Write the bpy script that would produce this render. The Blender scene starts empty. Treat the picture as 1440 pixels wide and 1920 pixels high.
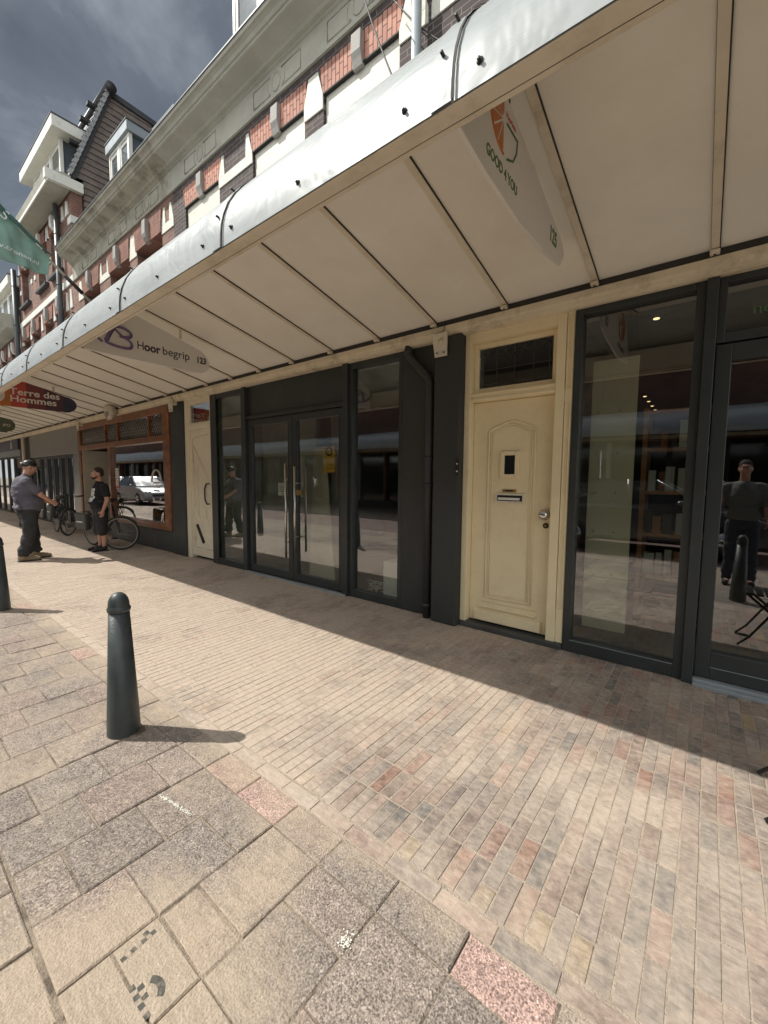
import bpy, bmesh, math, random
from mathutils import Vector, Matrix, noise
random.seed(7)
R_ = math.radians
sc = bpy.context.scene
col = sc.collection

# ------------------------------------------------------------------ camera
cam_d = bpy.data.cameras.new("camera"); cam = bpy.data.objects.new("camera", cam_d); col.objects.link(cam)
cam_d.sensor_fit = 'HORIZONTAL'; cam_d.sensor_width = 36; cam_d.lens = 19.289
cam_d.clip_start = .05; cam_d.clip_end = 3000
cr = Vector((0.78480218, 0.61969382, 0.00806928)); cu = Vector((-0.05544358, 0.05723574, 0.99681997)); cf = Vector((-0.61726133, 0.78275389, -0.07927679))
M = Matrix((cr, cu, -cf)).transposed().to_4x4(); M.translation = (0, 0, 1.42)
cam.matrix_world = M
sc.camera = cam
sc.render.resolution_x, sc.render.resolution_y = 768, 1024

# ------------------------------------------------------------------ world
SUN = Vector((-.69, -.48, 1)).normalized()
wd = bpy.data.worlds.new("World"); sc.world = wd; wd.use_nodes = True
nt = wd.node_tree; nt.nodes.clear()
def N(t, typ, **kw):
    n = t.nodes.new(typ)
    for k, v in kw.items():
        if k.startswith('i_'): n.inputs[int(k[2:])].default_value = v
        else: setattr(n, k, v)
    return n
def ramp(t, fac, stops, interp='LINEAR'):
    n = t.nodes.new('ShaderNodeValToRGB'); n.color_ramp.interpolation = interp
    e = n.color_ramp.elements
    while len(e) < len(stops): e.new(.5)
    for i, (p, c) in enumerate(stops):
        e[i].position = p; e[i].color = (c if len(c) == 4 else (*c, 1)) if isinstance(c, tuple) else (c, c, c, 1)
    if fac is not None: t.links.new(fac, n.inputs[0])
    return n
sky = N(nt, 'ShaderNodeTexSky', sky_type='NISHITA', sun_disc=False, sun_elevation=math.asin(SUN.z), sun_rotation=math.atan2(SUN.x, SUN.y), air_density=1.0, dust_density=1.5)
tc = N(nt, 'ShaderNodeTexCoord')
mp = N(nt, 'ShaderNodeMapping'); mp.inputs['Scale'].default_value = (1.0, 1.0, 1.7); mp.inputs['Location'].default_value = (.3, .55, .2)
nt.links.new(tc.outputs['Generated'], mp.inputs[0])
nz = N(nt, 'ShaderNodeTexNoise'); nz.inputs['Scale'].default_value = 1.9; nz.inputs['Detail'].default_value = 7; nz.inputs['Roughness'].default_value = .55; nz.inputs['Distortion'].default_value = .5
nt.links.new(mp.outputs[0], nz.inputs['Vector'])
dt = N(nt, 'ShaderNodeVectorMath', operation='DOT_PRODUCT'); dt.inputs[1].default_value = Vector((.15, -.93, .25)).normalized()
nt.links.new(tc.outputs['Generated'], dt.inputs[0])
dark = ramp(nt, nz.outputs[0], [(.34, (.42, .50, .60)), (.5, (.78, .90, 1.04)), (.63, (2.0, 2.2, 2.4))])
lite = ramp(nt, nz.outputs[0], [(.35, (6, 6.4, 6.8)), (.65, (11, 11, 10.8))])
mr = N(nt, 'ShaderNodeMapRange'); mr.inputs[1].default_value = -.12; mr.inputs[2].default_value = .7
nt.links.new(dt.outputs['Value'], mr.inputs[0])
m1 = N(nt, 'ShaderNodeMix', data_type='RGBA'); nt.links.new(mr.outputs[0], m1.inputs[0]); nt.links.new(dark.outputs[0], m1.inputs[6]); nt.links.new(lite.outputs[0], m1.inputs[7])
m2 = N(nt, 'ShaderNodeMix', data_type='RGBA'); m2.inputs[0].default_value = .93
nt.links.new(sky.outputs[0], m2.inputs[6]); nt.links.new(m1.outputs[2], m2.inputs[7])
bg = N(nt, 'ShaderNodeBackground'); bg.inputs[1].default_value = .11
nt.links.new(m2.outputs[2], bg.inputs[0])
out = N(nt, 'ShaderNodeOutputWorld'); nt.links.new(bg.outputs[0], out.inputs[0])

# ------------------------------------------------------------------ sun, exposure
sl = bpy.data.lights.new("sun", 'SUN'); sl.energy = 3.4; sl.angle = R_(.55); sl.color = (1, .955, .88)
so = bpy.data.objects.new("sun", sl); col.objects.link(so); so.rotation_euler = SUN.to_track_quat('Z', 'Y').to_euler(); so.location = (-6, -5, 9)
sc.view_settings.view_transform = 'Standard'; sc.view_settings.look = 'None'; sc.view_settings.gamma = 1; sc.view_settings.exposure = .70
try:
    sc.cycles.max_bounces = 10; sc.cycles.transparent_max_bounces = 24; sc.cycles.diffuse_bounces = 5
except Exception: pass

# ------------------------------------------------------------------ materials
def newmat(name):
    m = bpy.data.materials.new(name); m.use_nodes = True
    t = m.node_tree; b = t.nodes['Principled BSDF']; return m, t, b
def hsv(c, k): return tuple(max(0, min(1, x*k)) for x in c[:3])
def pm(name, c, rough=.5, metal=0, var=.12, scale=3, bump=.15, bscale=60, dirt=None, dscale=1.2, dthr=(.5, .7), spec=.5, coat=0, rvar=.1):
    m, t, b = newmat(name); L = t.links.new
    g = N(t, 'ShaderNodeNewGeometry')
    n1 = N(t, 'ShaderNodeTexNoise'); n1.inputs['Scale'].default_value = scale; n1.inputs['Detail'].default_value = 6; n1.inputs['Roughness'].default_value = .62
    L(g.outputs['Position'], n1.inputs['Vector'])
    r = ramp(t, n1.outputs[0], [(.3, hsv(c, 1-var)), (.7, hsv(c, 1+var))])
    last = r.outputs[0]
    if dirt:
        n2 = N(t, 'ShaderNodeTexNoise'); n2.inputs['Scale'].default_value = dscale; n2.inputs['Detail'].default_value = 9; n2.inputs['Roughness'].default_value = .7
        L(g.outputs['Position'], n2.inputs['Vector'])
        k = ramp(t, n2.outputs[0], [(dthr[0], 0.0), (dthr[1], 1.0)])
        mx = N(t, 'ShaderNodeMix', data_type='RGBA'); L(k.outputs[0], mx.inputs[0]); L(last, mx.inputs[6]); mx.inputs[7].default_value = (*dirt, 1); last = mx.outputs[2]
    L(last, b.inputs['Base Color'])
    b.inputs['Metallic'].default_value = metal
    b.inputs['Specular IOR Level'].default_value = spec
    b.inputs['Coat Weight'].default_value = coat
    rr = N(t, 'ShaderNodeMapRange'); rr.inputs[3].default_value = max(.02, rough-rvar); rr.inputs[4].default_value = min(1, rough+rvar)
    L(n1.outputs[0], rr.inputs[0]); L(rr.outputs[0], b.inputs['Roughness'])
    if bump:
        n3 = N(t, 'ShaderNodeTexNoise'); n3.inputs['Scale'].default_value = bscale; n3.inputs['Detail'].default_value = 4
        L(g.outputs['Position'], n3.inputs['Vector'])
        bp = N(t, 'ShaderNodeBump'); bp.inputs['Strength'].default_value = bump; bp.inputs['Distance'].default_value = .01
        L(n3.outputs[0], bp.inputs['Height']); L(bp.outputs[0], b.inputs['Normal'])
    return m
def brickmat(name, c1, c2, mortar, bw=.2, bh=.062, axes='XZ', ms=.006, vertical=False, off=.5):
    m, t, b = newmat(name); L = t.links.new
    g = N(t, 'ShaderNodeNewGeometry'); s = N(t, 'ShaderNodeSeparateXYZ'); cb = N(t, 'ShaderNodeCombineXYZ')
    L(g.outputs['Position'], s.inputs[0])
    L(s.outputs[axes[0]], cb.inputs[0]); L(s.outputs[axes[1]], cb.inputs[1])
    nn = N(t, 'ShaderNodeTexNoise'); nn.inputs['Scale'].default_value = 9; nn.inputs['Detail'].default_value = 3
    L(g.outputs['Position'], nn.inputs['Vector'])
    va = N(t, 'ShaderNodeVectorMath', operation='SCALE'); va.inputs[3].default_value = .012
    L(nn.outputs['Color'], va.inputs[0])
    vb = N(t, 'ShaderNodeVectorMath', operation='ADD'); L(cb.outputs[0], vb.inputs[0]); L(va.outputs[0], vb.inputs[1])
    br = N(t, 'ShaderNodeTexBrick', offset=off); br.inputs['Scale'].default_value = 1
    br.inputs['Brick Width'].default_value = bw; br.inputs['Row Height'].default_value = bh
    br.inputs['Mortar Size'].default_value = ms; br.inputs['Mortar Smooth'].default_value = .3
    br.inputs['Color1'].default_value = (*c1, 1); br.inputs['Color2'].default_value = (*c2, 1); br.inputs['Mortar'].default_value = (*mortar, 1)
    L(vb.outputs[0], br.inputs[0])
    n2 = N(t, 'ShaderNodeTexNoise'); n2.inputs['Scale'].default_value = 2.2; n2.inputs['Detail'].default_value = 8; L(g.outputs['Position'], n2.inputs['Vector'])
    r2 = ramp(t, n2.outputs[0], [(.3, .72), (.7, 1.2)])
    mx = N(t, 'ShaderNodeMix', data_type='RGBA', blend_type='MULTIPLY'); mx.inputs[0].default_value = 1
    L(br.outputs[0], mx.inputs[6]); L(r2.outputs[0], mx.inputs[7]); L(mx.outputs[2], b.inputs['Base Color'])
    b.inputs['Roughness'].default_value = .85
    bp = N(t, 'ShaderNodeBump', invert=True); bp.inputs['Strength'].default_value = .8; bp.inputs['Distance'].default_value = .006
    ad = N(t, 'ShaderNodeMath', operation='MULTIPLY_ADD'); ad.inputs[1].default_value = -.35
    n4 = N(t, 'ShaderNodeTexNoise'); n4.inputs['Scale'].default_value = 70; L(g.outputs['Position'], n4.inputs['Vector'])
    L(n4.outputs[0], ad.inputs[0]); L(br.outputs['Fac'], ad.inputs[2]); L(ad.outputs[0], bp.inputs['Height']); L(bp.outputs[0], b.inputs['Normal'])
    return m
def glassmat(name, tint=(.93, .96, .94), k=1.5, base=.03, rough=0.0):
    m, t, b = newmat(name); t.nodes.remove(b); L = t.links.new
    tr = N(t, 'ShaderNodeBsdfTransparent'); tr.inputs[0].default_value = (*tint, 1)
    gl = N(t, 'ShaderNodeBsdfGlossy'); gl.inputs['Roughness'].default_value = rough; gl.inputs['Color'].default_value = (.95, .97, 1, 1)
    fr = N(t, 'ShaderNodeFresnel'); fr.inputs['IOR'].default_value = 1.52
    ma = N(t, 'ShaderNodeMath', operation='MULTIPLY_ADD', use_clamp=True); ma.inputs[1].default_value = k; ma.inputs[2].default_value = base
    g = N(t, 'ShaderNodeNewGeometry')
    n = N(t, 'ShaderNodeTexNoise'); n.inputs['Scale'].default_value = .9; n.inputs['Detail'].default_value = 1; L(g.outputs['Position'], n.inputs['Vector'])
    bp = N(t, 'ShaderNodeBump'); bp.inputs['Strength'].default_value = .05; bp.inputs['Distance'].default_value = .03
    L(n.outputs[0], bp.inputs['Height']); L(bp.outputs[0], gl.inputs['Normal'])
    mx = N(t, 'ShaderNodeMixShader'); L(fr.outputs[0], ma.inputs[0]); bf = N(t, 'ShaderNodeMath', operation='SUBTRACT'); bf.inputs[0].default_value = 1; L(g.outputs['Backfacing'], bf.inputs[1]); mu = N(t, 'ShaderNodeMath', operation='MULTIPLY'); L(ma.outputs[0], mu.inputs[0]); L(bf.outputs[0], mu.inputs[1]); L(mu.outputs[0], mx.inputs[0]); L(tr.outputs[0], mx.inputs[1]); L(gl.outputs[0], mx.inputs[2])
    L(mx.outputs[0], t.nodes['Material Output'].inputs[0]); return m
def emat(name, c, s):
    m, t, b = newmat(name); b.inputs['Base Color'].default_value = (*c, 1); b.inputs['Emission Color'].default_value = (*c, 1); b.inputs['Emission Strength'].default_value = s; return m

DK = (.033, .040, .040)
MT = {}
MT['dark'] = pm('anthracite_paint', DK, .42, var=.10, bump=.05, bscale=40, dirt=(.06, .058, .05), dthr=(.56, .8), dscale=2)
MT['darkwall'] = pm('anthracite_plaster', (.034, .038, .037), .6, var=.12, bump=.12, bscale=35, dirt=(.07, .066, .058), dthr=(.58, .85))
MT['cream'] = pm('cream_paint', (.82, .715, .47), .40, var=.03, bump=.10, bscale=25, dirt=(.74, .63, .40), dthr=(.50, .74), dscale=5)
MT['creampale'] = pm('pale_cream_door_paint', (.78, .72, .56), .45, var=.03, bump=.1, dirt=(.70, .63, .47), dthr=(.5, .75), dscale=5)
MT['creamlight'] = pm('pale_cream_paint', (.70, .66, .54), .5, var=.05, bump=.1, dirt=(.45, .41, .31), dthr=(.55, .75), dscale=6)
MT['beam'] = pm('weathered_beam_paint', (.70, .62, .46), .55, var=.08, bump=.25, bscale=30, dirt=(.42, .36, .25), dthr=(.5, .72), dscale=5)
MT['soffit'] = pm('soffit_panel', (.84, .815, .735), .5, var=.03, bump=.08, bscale=120, dirt=(.77, .73, .63), dthr=(.45, .75), dscale=.8)
MT['rib'] = pm('rib_paint', (.70, .63, .50), .5, var=.05, bump=.1, dirt=(.48, .42, .3), dthr=(.5, .75), dscale=4)
MT['gasket'] = pm('dark_gap', (.035, .032, .028), .8, bump=0)
MT['stone'] = pm('cornice_paint', (.45, .44, .37), .7, var=.14, scale=1.5, bump=.25, bscale=40, dirt=(.33, .315, .26), dthr=(.5, .78), dscale=1.1)
MT['stoneold'] = pm('weathered_cornice', (.42, .40, .32), .8, var=.2, scale=3, bump=.45, bscale=30, dirt=(.21, .19, .14), dthr=(.48, .68), dscale=3.2)
MT['white'] = pm('white_paint', (.76, .76, .70), .5, var=.06, bump=.1, dirt=(.5, .48, .4), dthr=(.58, .8), dscale=5)
MT['plaster'] = pm('cream_masonry_paint', (.70, .69, .60), .65, var=.07, scale=8, bump=.5, bscale=22, dirt=(.52, .5, .42), dthr=(.55, .75), dscale=7)
MT['keystone'] = pm('grey_keystone', (.33, .32, .295), .75, var=.1, bump=.3)
MT['zinc'] = pm('zinc_pipe', (.34, .38, .40), .45, metal=.4, var=.12, bump=.05)
MT['darkpipe'] = pm('dark_pipe', (.07, .08, .085), .5, metal=.2, var=.15)
MT['brick_dark'] = brickmat('dark_brick', (.058, .042, .042), (.085, .060, .056), (.21, .19, .17))
MT['brick_red'] = brickmat('red_brick', (.19, .095, .07), (.27, .14, .10), (.24, .20, .17))
MT['brick_arch'] = brickmat('salmon_arch_brick', (.52, .245, .18), (.60, .31, .225), (.10, .055, .05), bw=.21, bh=.062, axes='ZX', ms=.006, off=.37)
MT['brick_arch2'] = brickmat('red_arch_brick', (.24, .10, .07), (.32, .15, .10), (.10, .07, .06), bw=.21, bh=.055, axes='ZX', ms=.006, off=.37)
MT['wood'] = pm('varnished_mahogany', (.25, .095, .035), .38, var=.35, scale=5, bump=.1, coat=.2, dirt=(.085, .03, .014), dthr=(.45, .7), dscale=8)
MT['grey'] = pm('grey_cladding', (.30, .295, .265), .34, metal=.55, var=.15, scale=2, bump=.04)
MT['dado'] = pm('dark_dado', (.055, .058, .056), .6, var=.2, dirt=(.12, .11, .1), dthr=(.5, .8))
MT['navy'] = pm('navy_sign', (.045, .05, .085), .4, var=.05, bump=0)
MT['siding'] = pm('weathered_siding', (.20, .165, .145), .8, var=.25, scale=6, bump=.4, bscale=30)
MT['slate'] = pm('blue_grey_cladding', (.085, .11, .13), .55, var=.2, scale=4)
MT['roof'] = pm('dark_roof_tile', (.05, .052, .056), .6, var=.25, scale=6)
MT['roofend'] = pm('roof_tile_edge', (.36, .37, .37), .6, var=.25, scale=9)
MT['glass'] = glassmat('shop_glass', tint=(.88, .91, .88), k=2.9, base=.10)
MT['wglass'] = pm('upper_window_glass', (.10, .12, .13), .08, var=.3, scale=2, bump=0, spec=.9, rvar=.03)
MT['black'] = pm('black_plastic', (.018, .018, .018), .45, bump=.03)
MT['rubber'] = pm('tyre_rubber', (.022, .022, .022), .75)
MT['steel'] = pm('brushed_steel', (.55, .54, .50), .28, metal=1, var=.06, bump=.02)
MT['brass'] = pm('worn_brass', (.42, .28, .10), .38, metal=.9)
MT['chrome'] = pm('chrome_metal', (.6, .6, .6), .2, metal=1, bump=0)
MT['floor'] = pm('interior_floor', (.16, .15, .13), .5, bump=.02)
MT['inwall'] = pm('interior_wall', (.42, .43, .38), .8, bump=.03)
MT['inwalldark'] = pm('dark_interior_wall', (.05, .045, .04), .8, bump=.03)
MT['beige'] = pm('beige_wall', (.50, .46, .37), .7)
MT['lead'] = pm('lead_came', (.085, .08, .07), .6, metal=.4)
MT['leadglass'] = glassmat('leaded_glass', tint=(.25, .25, .22), k=1.4, base=.03, rough=.04)
MT['green'] = pm('green_print', (.07, .15, .06), .5, bump=0)
MT['ink'] = pm('dark_print', (.04, .03, .055), .5, bump=0)
MT['purple'] = pm('purple_print', (.17, .12, .27), .45, bump=0)
MT['purpled'] = pm('deep_purple_print', (.055, .03, .10), .45, bump=0)
MT['orange'] = pm('orange_print', (.56, .19, .05), .5, bump=0)
MT['redtext'] = pm('red_print', (.6, .12, .07), .5, bump=0)
MT['signwhite'] = pm('white_sign_board', (.74, .71, .66), .4, var=.02, bump=.02, dirt=(.66, .6, .5), dthr=(.55, .85), dscale=1.5)
MT['yellow'] = pm('yellow_card', (.62, .36, .03), .5, bump=0)
MT['paper'] = pm('paper', (.72, .72, .68), .7, bump=0)
MT['flag'] = pm('green_flag_cloth', (.22, .36, .30), .8, var=.12, scale=4, bump=.3, bscale=300)
MT['fwhite'] = pm('white_cloth_print', (.75, .78, .76), .8, bump=0)
MT['pole'] = pm('grey_pole', (.42, .40, .34), .6, var=.15)
MT['bollard'] = pm('dark_green_bollard', (.036, .046, .045), .42, var=.2, scale=7, bump=.12, bscale=90, dirt=(.09, .085, .075), dthr=(.55, .8), dscale=6)
MT['skin'] = pm('skin', (.50, .27, .19), .55, var=.1, bump=.05)
MT['hair'] = pm('short_hair', (.045, .03, .022), .8, bump=.5, bscale=400)
MT['shirt1'] = pm('slate_tshirt_cloth', (.105, .10, .125), .9, var=.15, bump=.3, bscale=30)
MT['shirt2'] = pm('black_tshirt_cloth', (.014, .014, .015), .9, var=.2, bump=.3, bscale=30)
MT['trousers'] = pm('dark_work_cloth', (.032, .034, .034), .9, var=.3, bump=.5, bscale=18)
MT['shorts'] = pm('dark_shorts_cloth', (.030, .030, .033), .9, var=.2, bump=.4, bscale=22)
MT['boot'] = pm('tan_boot_leather', (.27, .21, .14), .8, var=.25, bump=.3)
MT['shoe'] = pm('black_shoe', (.02, .02, .022), .7)
MT['lamp'] = emat('lit_spot', (1, .7, .35), 1.6)
MT['road'] = brickmat('street_clinker', (.16, .10, .085), (.22, .14, .11), (.17, .145, .12), bw=.2, bh=.07, axes='XY')
MT['paveopp'] = brickmat('far_pavement_clinker', (.30, .25, .20), (.36, .30, .24), (.30, .26, .2), bw=.2, bh=.07, axes='YX')
MT['joint'] = pm('joint_sand', (.37, .305, .24), .95, var=.2, scale=14, bump=.8, bscale=160)
MT['joint2'] = pm('dusty_joint_sand', (.27, .22, .165), .95, var=.35, scale=18, bump=.9, bscale=160, dirt=(.12, .095, .07), dthr=(.5, .6), dscale=5)
MT['jointdark'] = pm('tile_joint_soil', (.17, .14, .105), .95, var=.3, scale=10, bump=.8, bscale=160)
MT['carsilver'] = pm('silver_car_paint', (.30, .31, .32), .4, metal=.3, coat=.3, bump=0)
MT['carwhite'] = pm('white_car_paint', (.45, .45, .44), .4, coat=.3, bump=0)
MT['cardark'] = pm('dark_car_paint', (.10, .105, .11), .25, metal=.4, coat=.6, bump=0)
MT['carglass'] = pm('car_glass', (.02, .025, .028), .05, bump=0, spec=.8)
MT['shelf'] = pm('orange_wood_shelf', (.33, .15, .06), .5, var=.3, scale=8)
MT['pegboard'] = pm('pale_panel', (.62, .58, .42), .6, var=.04, bump=.02)
MT['shadow_glass'] = pm('dark_shop_glass', (.015, .017, .018), .06, bump=0, spec=.8)

# metal canopy sheet: stained, streaky galvanised aluminium
def canopymat():
    m, t, b = newmat('aluminium_sheet'); L = t.links.new
    g = N(t, 'ShaderNodeNewGeometry'); mpn = N(t, 'ShaderNodeMapping'); mpn.inputs['Scale'].default_value = (.7, 4, 4); L(g.outputs['Position'], mpn.inputs[0])
    n = N(t, 'ShaderNodeTexNoise'); n.inputs['Scale'].default_value = 2.2; n.inputs['Detail'].default_value = 9; n.inputs['Roughness'].default_value = .65; n.inputs['Distortion'].default_value = .6
    L(mpn.outputs[0], n.inputs['Vector'])
    r = ramp(t, n.outputs[0], [(.28, (.27, .30, .305)), (.5, (.39, .42, .415)), (.74, (.47, .485, .475))]); L(r.outputs[0], b.inputs['Base Color'])
    r2 = ramp(t, n.outputs[0], [(.3, .42), (.6, .26), (.75, .36)]); L(r2.outputs[0], b.inputs['Roughness'])
    b.inputs['Metallic'].default_value = .12
    n2 = N(t, 'ShaderNodeTexNoise'); n2.inputs['Scale'].default_value = 2.0; n2.inputs['Detail'].default_value = 3; n2.inputs['Distortion'].default_value = 1.5; L(g.outputs['Position'], n2.inputs['Vector'])
    bp = N(t, 'ShaderNodeBump'); bp.inputs['Strength'].default_value = .35; bp.inputs['Distance'].default_value = .05
    L(n2.outputs[0], bp.inputs['Height']); L(bp.outputs[0], b.inputs['Normal'])
    return m
MT['alu'] = canopymat()

# paving materials: colour comes from a per-stone attribute, sand dust lies over it in patches
def pavemat(name, sand, smask, speck=0., bump=.5, bs=120, sscale=1.0):
    m, t, b = newmat(name); L = t.links.new
    g = N(t, 'ShaderNodeNewGeometry'); at = N(t, 'ShaderNodeAttribute', attribute_name='col')
    f = N(t, 'ShaderNodeTexNoise'); f.inputs['Scale'].default_value = 26; f.inputs['Detail'].default_value = 8; f.inputs['Roughness'].default_value = .7; L(g.outputs['Position'], f.inputs['Vector'])
    rf = ramp(t, f.outputs[0], [(.3, .68), (.7, 1.3)])
    mx = N(t, 'ShaderNodeMix', data_type='RGBA', blend_type='MULTIPLY'); mx.inputs[0].default_value = 1; L(at.outputs['Color'], mx.inputs[6]); L(rf.outputs[0], mx.inputs[7])
    last = mx.outputs[2]; h = f.outputs[0]
    mps = N(t, 'ShaderNodeMapping'); mps.inputs['Scale'].default_value = (9, 34, 9); mps.inputs['Rotation'].default_value = (0, 0, .25); L(g.outputs['Position'], mps.inputs[0])
    sc_ = N(t, 'ShaderNodeTexNoise'); sc_.inputs['Scale'].default_value = 1.6; sc_.inputs['Detail'].default_value = 9; sc_.inputs['Roughness'].default_value = .75; sc_.inputs['Distortion'].default_value = .7; L(mps.outputs[0], sc_.inputs['Vector'])
    rsc = ramp(t, sc_.outputs[0], [(.35, .72), (.5, 1.0), (.68, 1.38)])
    mxs = N(t, 'ShaderNodeMix', data_type='RGBA', blend_type='MULTIPLY'); mxs.inputs[0].default_value = 1 if not speck else .25; L(last, mxs.inputs[6]); L(rsc.outputs[0], mxs.inputs[7]); last = mxs.outputs[2]
    if speck:
        v = N(t, 'ShaderNodeTexVoronoi'); v.inputs['Scale'].default_value = 210; v.inputs['Randomness'].default_value = 1; L(g.outputs['Position'], v.inputs['Vector'])
        rv = ramp(t, v.outputs['Color'], [(.25, .28), (.42, .85), (.75, 1.05), (.97, 1.9)])
        nn = N(t, 'ShaderNodeTexNoise'); nn.inputs['Scale'].default_value = 150; nn.inputs['Detail'].default_value = 3; L(g.outputs['Position'], nn.inputs['Vector'])
        rn = ramp(t, nn.outputs[0], [(.36, .36), (.5, 1.0), (.66, 1.35)])
        m3 = N(t, 'ShaderNodeMix', data_type='RGBA', blend_type='MULTIPLY'); m3.inputs[0].default_value = speck; L(last, m3.inputs[6]); L(rv.outputs[0], m3.inputs[7])
        m4 = N(t, 'ShaderNodeMix', data_type='RGBA', blend_type='MULTIPLY'); m4.inputs[0].default_value = speck; L(m3.outputs[2], m4.inputs[6]); L(rn.outputs[0], m4.inputs[7]); last = m4.outputs[2]
        h = nn.outputs[0]
    s1 = N(t, 'ShaderNodeTexNoise'); s1.inputs['Scale'].default_value = sscale; s1.inputs['Detail'].default_value = 10; s1.inputs['Roughness'].default_value = .66; s1.inputs['Distortion'].default_value = .4; L(g.outputs['Position'], s1.inputs['Vector'])
    at2 = N(t, 'ShaderNodeAttribute', attribute_name='sand')
    ad = N(t, 'ShaderNodeMath', operation='ADD'); L(s1.outputs[0], ad.inputs[0]); L(at2.outputs['Fac'], ad.inputs[1])
    s2 = N(t, 'ShaderNodeTexNoise'); s2.inputs['Scale'].default_value = 34; s2.inputs['Detail'].default_value = 6; L(g.outputs['Position'], s2.inputs['Vector'])
    ad2 = N(t, 'ShaderNodeMath', operation='MULTIPLY_ADD'); ad2.inputs[1].default_value = .28; L(s2.outputs[0], ad2.inputs[0]); L(ad.outputs[0], ad2.inputs[2])
    rs = ramp(t, ad2.outputs[0], [(smask[0], 0.0), (smask[1], smask[2])])
    ms = N(t, 'ShaderNodeMix', data_type='RGBA'); L(rs.outputs[0], ms.inputs[0]); L(last, ms.inputs[6]); rv2 = ramp(t, sc_.outputs[0], [(.3, hsv(sand, .78)), (.5, sand), (.7, hsv(sand, 1.16))]); L(rv2.outputs[0], ms.inputs[7])
    L(ms.outputs[2], b.inputs['Base Color']); b.inputs['Roughness'].default_value = .9; b.inputs['Specular IOR Level'].default_value = .25
    bp = N(t, 'ShaderNodeBump'); bp.inputs['Strength'].default_value = bump; bp.inputs['Distance'].default_value = .006; L(h, bp.inputs['Height']); L(bp.outputs[0], b.inputs['Normal'])
    return m
MT['clinker'] = pavemat('clinker_brick', (.46, .38, .305), (.57, .83, .85), 0, .9)
MT['tile'] = pavemat('exposed_aggregate_tile', (.42, .342, .255), (.63, .93, .75), .62, .9, sscale=1.7)

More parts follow.
